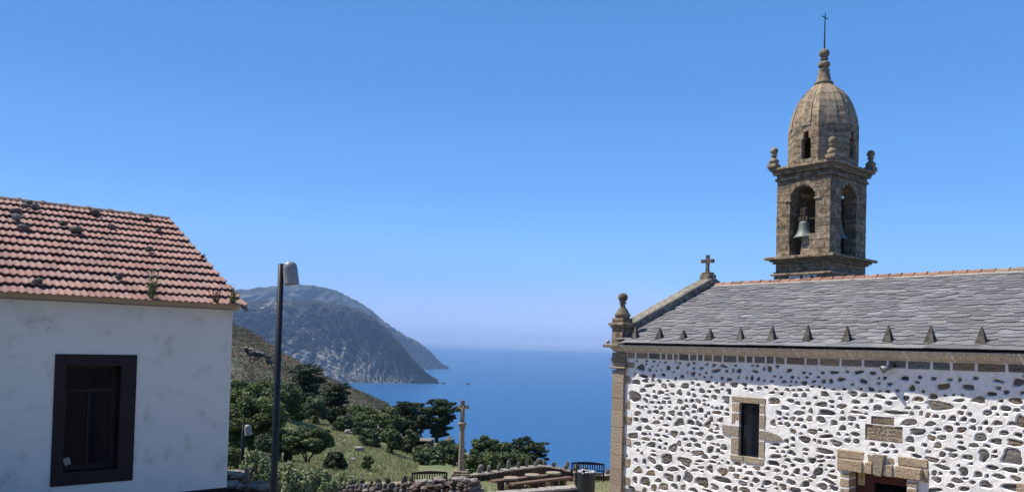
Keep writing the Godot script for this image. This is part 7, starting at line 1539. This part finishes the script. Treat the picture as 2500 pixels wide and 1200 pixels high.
func build_plants() -> void:
	plant("full", "broadleaf_tree", "large bright green broadleaf tree behind the small street lamp", "tree", [-17.43, -3.41, -8.42, -56.00, 4.48], "bright", 0.086, 24000, 1)
	plant("full", "broadleaf_tree", "green tree rising between the house corner and the tall lamp post", "tree", [-22.87, -3.31, -8.82, -70.00, 4.55], "bright", 0.101, 17600, 2)
	plant("full", "broadleaf_tree", "mid green tree with pale leaf tips on the slope above the meadow", "tree", [-24.43, -4.40, -9.22, -88.00, 5.28], "mid", 0.117, 14400, 3)
	plant("pine", "pine_tree", "dark wide pine standing highest on the slope under the heath", "tree", [-28.65, -3.47, -9.99, -112.00, 6.44], "dark", 0.156, 9600, 4)
	plant("pine", "pine_tree", "dark pine with open crown at the top corner of the meadow", "tree", [-22.10, -5.24, -9.91, -102.00, 4.33], "dark", 0.148, 8000, 5)
	plant("bush", "leafy_bush", "pale green bush below the dark pine at the meadow's top edge", "bush", [-23.34, -6.65, -9.29, -98.00, 3.43], "grey", 0.125, 5600, 6)
	plant("bush", "leafy_bush", "low green bush between the pale bush and the bright tree", "bush", [-24.84, -7.24, -9.35, -94.00, 3.29], "mid", 0.125, 4800, 7)
	plant("round", "broadleaf_tree", "low spreading tree with forked trunk in the lower meadow", "tree", [-12.74, -5.40, -8.19, -52.00, 3.33], "mid", 0.066, 22400, 8)
	plant("bush", "leafy_bush", "dark bush beside the forked tree in the meadow", "bush", [-9.71, -6.16, -7.59, -46.00, 1.52], "dark", 0.078, 5600, 9)
	plant("bush", "leafy_bush", "rounded bush on the meadow's upper edge among rocks", "bush", [-17.41, -7.73, -9.27, -86.00, 2.58], "grey", 0.109, 4800, 10)
	plant("full", "broadleaf_tree", "large bright topped tree in the clump beside the meadow", "tree", [-14.49, -6.91, -11.38, -90.00, 6.30], "bright", 0.109, 19200, 11)
	plant("pine", "pine_tree", "dark dense pine behind the bright topped tree", "tree", [-12.82, -7.24, -12.06, -100.00, 5.20], "dark", 0.125, 14400, 12)
	plant("bush", "leafy_bush", "grey green bush next to the pale boulder in the meadow", "bush", [-12.55, -7.61, -10.19, -74.00, 2.44], "grey", 0.101, 6400, 13)
	plant("bush", "leafy_bush", "dusky green bush above the lower meadow", "bush", [-10.12, -7.36, -9.73, -70.00, 2.59], "mid", 0.101, 7200, 14)
	plant("bush", "leafy_bush", "green bush beside the stone shelter", "bush", [-9.21, -7.87, -10.21, -76.00, 2.13], "mid", 0.101, 5120, 15)
	plant("pine", "pine_tree", "windswept dark cypress with flat layered crown above the sea", "tree", [-8.65, -6.79, -11.96, -98.00, 4.80], "dark", 0.133, 12800, 16)
	plant("bush", "leafy_bush", "light green bush near the stone cross shaft, above the meadow", "bush", [-5.26, -7.11, -8.81, -58.00, 2.78], "grey", 0.086, 8000, 17)
	plant("bush", "leafy_bush", "green bush growing behind the stone cross", "bush", [-4.01, -7.20, -9.17, -60.00, 2.22], "mid", 0.086, 6400, 18)
	plant("bush", "leafy_bush", "small bush behind the slatted bench by the cross", "bush", [-5.75, -7.07, -8.36, -54.00, 1.40], "grey", 0.078, 4800, 19)
	plant("full", "broadleaf_tree", "round topped green tree standing behind the terrace wall", "tree", [-1.48, -6.05, -8.55, -56.00, 2.35], "mid", 0.074, 14400, 20)
	plant("bush", "leafy_bush", "wide dark green bush between the round tree and the pine", "bush", [-0.07, -6.74, -8.81, -58.00, 2.44], "mid", 0.078, 8000, 21)
	plant("pine", "pine_tree", "dark spiky young pine above the terrace hedge", "tree", [0.62, -7.04, -9.71, -64.00, 2.24], "dark", 0.086, 6400, 22)
	plant("pine", "pine_tree", "dark pine at the seaward end of the terrace hedge", "tree", [1.75, -7.34, -9.53, -63.00, 2.39], "dark", 0.086, 6400, 23)
	var hq := [[-1.83, -5.95, -7.02, -45.00, 1.49], [-0.95, -6.01, -7.15, -46.00, 1.70], [-0.04, -6.07, -7.28, -47.00, 1.74], [0.92, -6.22, -7.41, -48.00, 1.73], [1.74, -6.44, -7.39, -48.00, 1.20]]
	for k in hq.size():
		plant("bush", "hedge_bush", ["bright green bush nearest the cross in the terrace wall row", "deep green bush between the bright and the grey one by the terrace wall", "greyish green bush in the row along the terrace wall", "deep green bush beside the greyish one by the terrace wall", "smallest green bush at the seaward end of the terrace wall row"][k], "bush", hq[k], ["bright", "mid", "grey", "mid", "mid"][k], 0.066, 6000, 30 + k, "bushes along the terrace wall")
	plant("feather", "feathery_bush", "soft light green bush beside the small street lamp", "bush", [-7.65, -3.24, -4.56, -25.00, 1.25], "soft", 0.036, 43200, 40)
	plant("bush", "leafy_bush", "green bush against the house corner below the big tree", "bush", [-10.41, -4.04, -5.14, -31.00, 0.96], "bright", 0.06, 4500, 41)
	plant("feather", "feathery_bush", "wide soft green bush at the foot of the tall lamp post", "bush", [-6.23, -3.37, -4.61, -23.20, 1.51], "soft", 0.036, 57600, 42)
	plant("feather", "feathery_bush", "soft green bush in front of the forked tree", "bush", [-5.87, -3.86, -4.92, -25.50, 1.40], "soft", 0.036, 43200, 43)
	plant("feather", "feathery_bush", "low soft bush at the end of the dry stone wall", "bush", [-6.50, -5.19, -6.17, -33.00, 1.49], "soft", 0.036, 28800, 44)
	plant("feather", "feathery_bush", "soft bush between the upright stone and the tall lamp post", "bush", [-6.27, -3.22, -4.13, -21.50, 0.65], "soft", 0.036, 28800, 45)
	plant("bush", "leafy_bush", "small dark bush on the edge of the lower meadow", "bush", [-8.04, -6.47, -7.36, -47.00, 0.80], "mid", 0.062, 3520, 46)
	plant("bush", "leafy_bush", "dark undergrowth bush below the big tree behind the small lamp", "bush", [-14.77, -5.76, -7.75, -50.00, 2.25], "dark", 0.070, 8000, 47)
	plant("bush", "leafy_bush", "dark bush filling the gap between tall lamp post and forked tree", "bush", [-14.89, -5.79, -8.34, -54.00, 1.89], "dark", 0.074, 8000, 48)
	plant("bush", "leafy_bush", "dark bush under the bright topped tree beside the meadow", "bush", [-15.23, -8.08, -10.67, -84.00, 2.52], "dark", 0.094, 6400, 49)
	plant("bush", "leafy_bush", "low bush in front of the stone shelter", "bush", [-7.64, -8.95, -10.35, -74.00, 2.59], "mid", 0.094, 5600, 50)
	plant("bush", "leafy_bush", "green bush at the foot of the windswept cypress", "bush", [-6.12, -9.00, -11.05, -78.00, 2.34], "mid", 0.094, 5600, 51)
	plant("full", "broadleaf_tree", "olive green tree between the tall lamp post and the dark wide pine", "tree", [-29.03, -4.44, -9.52, -100.00, 4.50], "mid", 0.125, 7000, 52)
	plant("bush", "leafy_bush", "dense dark bush under the dark wide pine", "bush", [-26.48, -6.54, -10.24, -106.00, 4.24], "dark", 0.13, 6000, 53)
	plant("bush", "leafy_bush", "olive bush between the open crowned pine and the bright topped tree", "bush", [-19.10, -7.51, -10.24, -100.00, 4.00], "mid", 0.125, 6000, 54)
	plant("bush", "leafy_bush", "dark bush behind the meadow's upper edge rocks", "bush", [-21.08, -7.81, -9.80, -100.00, 3.00], "dark", 0.125, 4500, 55)
	plant("bush", "leafy_bush", "dark bush joining the dense pine and the windswept cypress", "bush", [-10.56, -8.60, -12.01, -98.00, 2.94], "dark", 0.125, 5500, 56)
	# boulders
	boulder("pale boulder on the meadow beside the grey green bush", Vector3(-12.399, -8.642, -68.000), Vector3(0.8, 0.6, 0.6), Color(0.42, 0.4, 0.37), 1)
	boulder("small pale rock among the bushes at the meadow's upper edge", Vector3(-16.457, -9.036, -84.000), Vector3(1.0, 0.6, 0.8), Color(0.38, 0.36, 0.34), 2)
	boulder("pale rock lying in the middle of the meadow", Vector3(-17.363, -8.990, -78.000), Vector3(0.6, 0.6, 0.5), Color(0.45, 0.43, 0.4), 3)
	boulder("steep grey rock under the windswept cypress", Vector3(-6.591, -11.784, -92.000), Vector3(1.3, 1.7, 1.5), Color(0.17, 0.16, 0.15), 4)
	boulder("grey rock beside the path of the lower meadow", Vector3(-9.803, -7.909, -52.000), Vector3(0.5, 0.35, 0.4), Color(0.36, 0.33, 0.3), 5)
	# rocky outcrops on the hillside
	var r := RandomNumberGenerator.new(); r.seed = 8
	var out := thing("rock_outcrop", "dark rocky outcrop with pale top edges on the heath hillside", "rock", Vector3(-68.170, -5.724, -221.000))
	for k in 30:
		var mb := MB.new(); mb.col = tone(Color(0.1, 0.095, 0.09) if k % 3 else Color(0.36, 0.34, 0.32), 0.25, 0.03)
		var u := r.randf_range(-1, 1)
		mb.rock(Vector3(u * 3.9, (0.4 - u * 1.2) + (2.0 if k % 3 == 0 else r.randf_range(-0.4, 1.6)), r.randf_range(-1.0, 1.6)), Vector3(r.randf_range(0.9, 2.0), r.randf_range(0.5, 1.3), 1.6) * (0.8 if k % 3 == 0 else 1.0), r, 0.25)
		part(out, "rock", mb.mesh(), M.dry_stone)
	# rocks off the headland
	for q in [[Vector3(-150.915, -133.159, -2900.000), 22.0, "single dark sea rock standing off the headland"], [Vector3(-237.938, -136.401, -2920.000), 26.0, "low dark reef at the tip of the headland"]]:
		var s := thing("sea_rock", q[2], "rock", Vector3(q[0].x, -141.0, q[0].z))
		var mb := MB.new(); mb.col = Color(0.13, 0.12, 0.11)
		mb.rock(Vector3(0, 2, 0), Vector3(q[1] * 0.6, q[1] * 0.62, 14), r, 0.3); mb.rock(Vector3(-q[1] * 0.6, 0, 4), Vector3(q[1] * 0.8, 6, 10), r, 0.3)
		part(s, "rock_body", mb.mesh(), M.dry_stone)
	# stone shelter with a slab roof
	var sp: Vector3 = ground(Vector3(-9.077, -10.674, -84.000))
	var sh := thing("stone_shelter", "low dark stone shelter with flat slab roof among the bushes", "shelter", sp, -6.0)
	var d := MB.new(); d.col = Color(0.1, 0.09, 0.08)
	d.box(Vector3(-1.15, -0.8, -1.2), Vector3(-0.85, 1.0, 0.6)); d.box(Vector3(0.85, -0.8, -1.2), Vector3(1.15, 0.95, 0.6)); d.box(Vector3(-1.15, -0.8, -1.4), Vector3(1.15, 0.95, -1.1))
	part(sh, "wall", d.mesh(), M.dry_stone)
	var rf := MB.new(); rf.col = Color(0.3, 0.27, 0.24); rf.block(Vector3(-1.3, 0.98, -1.3), Vector3(1.25, 1.12, 0.75), 0.05, 0.05, r)
	part(sh, "roof_slab", rf.mesh(), M.dry_stone)
	# meadow grass and terrace turf
	var blade := MB.new()
	for k in 7:
		blade.col = [Color(0.25, 0.31, 0.14), Color(0.31, 0.33, 0.175), Color(0.21, 0.27, 0.115), Color(0.36, 0.335, 0.22)][k % 4]
		var an := r.randf() * TAU; var p := Vector3(r.randf_range(-0.12, 0.12), 0, r.randf_range(-0.12, 0.12))
		var s := Vector3(cos(an), 0, sin(an)) * 0.02
		blade.tri(p - s, p + Vector3(r.randf_range(-0.1, 0.1), r.randf_range(0.16, 0.3), r.randf_range(-0.1, 0.1)), p + s)
	var bm := blade.mesh()
	var spots := []
	for k in 26000:
		var z := -r.randf_range(39.0, 104.0)
		var x := z * -r.randf_range(-0.36, -0.11)
		spots.append([Vector3(x, gy(x, z) - 0.02, z), r.randf_range(0.4, 0.95)])
	for k in 5000:
		var z := -r.randf_range(31.0, 38.0)
		var x := -z * r.randf_range(-0.05, 0.13)
		spots.append([Vector3(x, gy(x, z) - 0.02, z), r.randf_range(0.1, 0.35)])
	var mm := MultiMesh.new(); mm.transform_format = MultiMesh.TRANSFORM_3D; mm.use_colors = true; mm.mesh = bm; mm.instance_count = spots.size()
	for k in spots.size():
		var s: float = spots[k][1]
		mm.set_instance_transform(k, Transform3D(Basis(Vector3.UP, r.randf() * TAU).scaled(Vector3(s * 1.2, s, s * 1.2)), spots[k][0]))
		var t := r.randf_range(0.75, 1.25)
		mm.set_instance_color(k, Color(t * r.randf_range(0.9, 1.3), t, t))
	var mi := MultiMeshInstance3D.new(); mi.name = "grass"; mi.multimesh = mm; mi.material_override = M.grass
	add_child(mi, true)
	mi.set_meta("kind", "stuff"); tag(mi, "green and straw coloured grass of the meadow and terrace", "grass")

func _ready() -> void:
	rng.seed = 20
	view_and_light()
	make_materials()
	build_land()
	build_church()
	build_tower()
	build_house()
	build_lamps()
	build_terrace()
	build_plants()
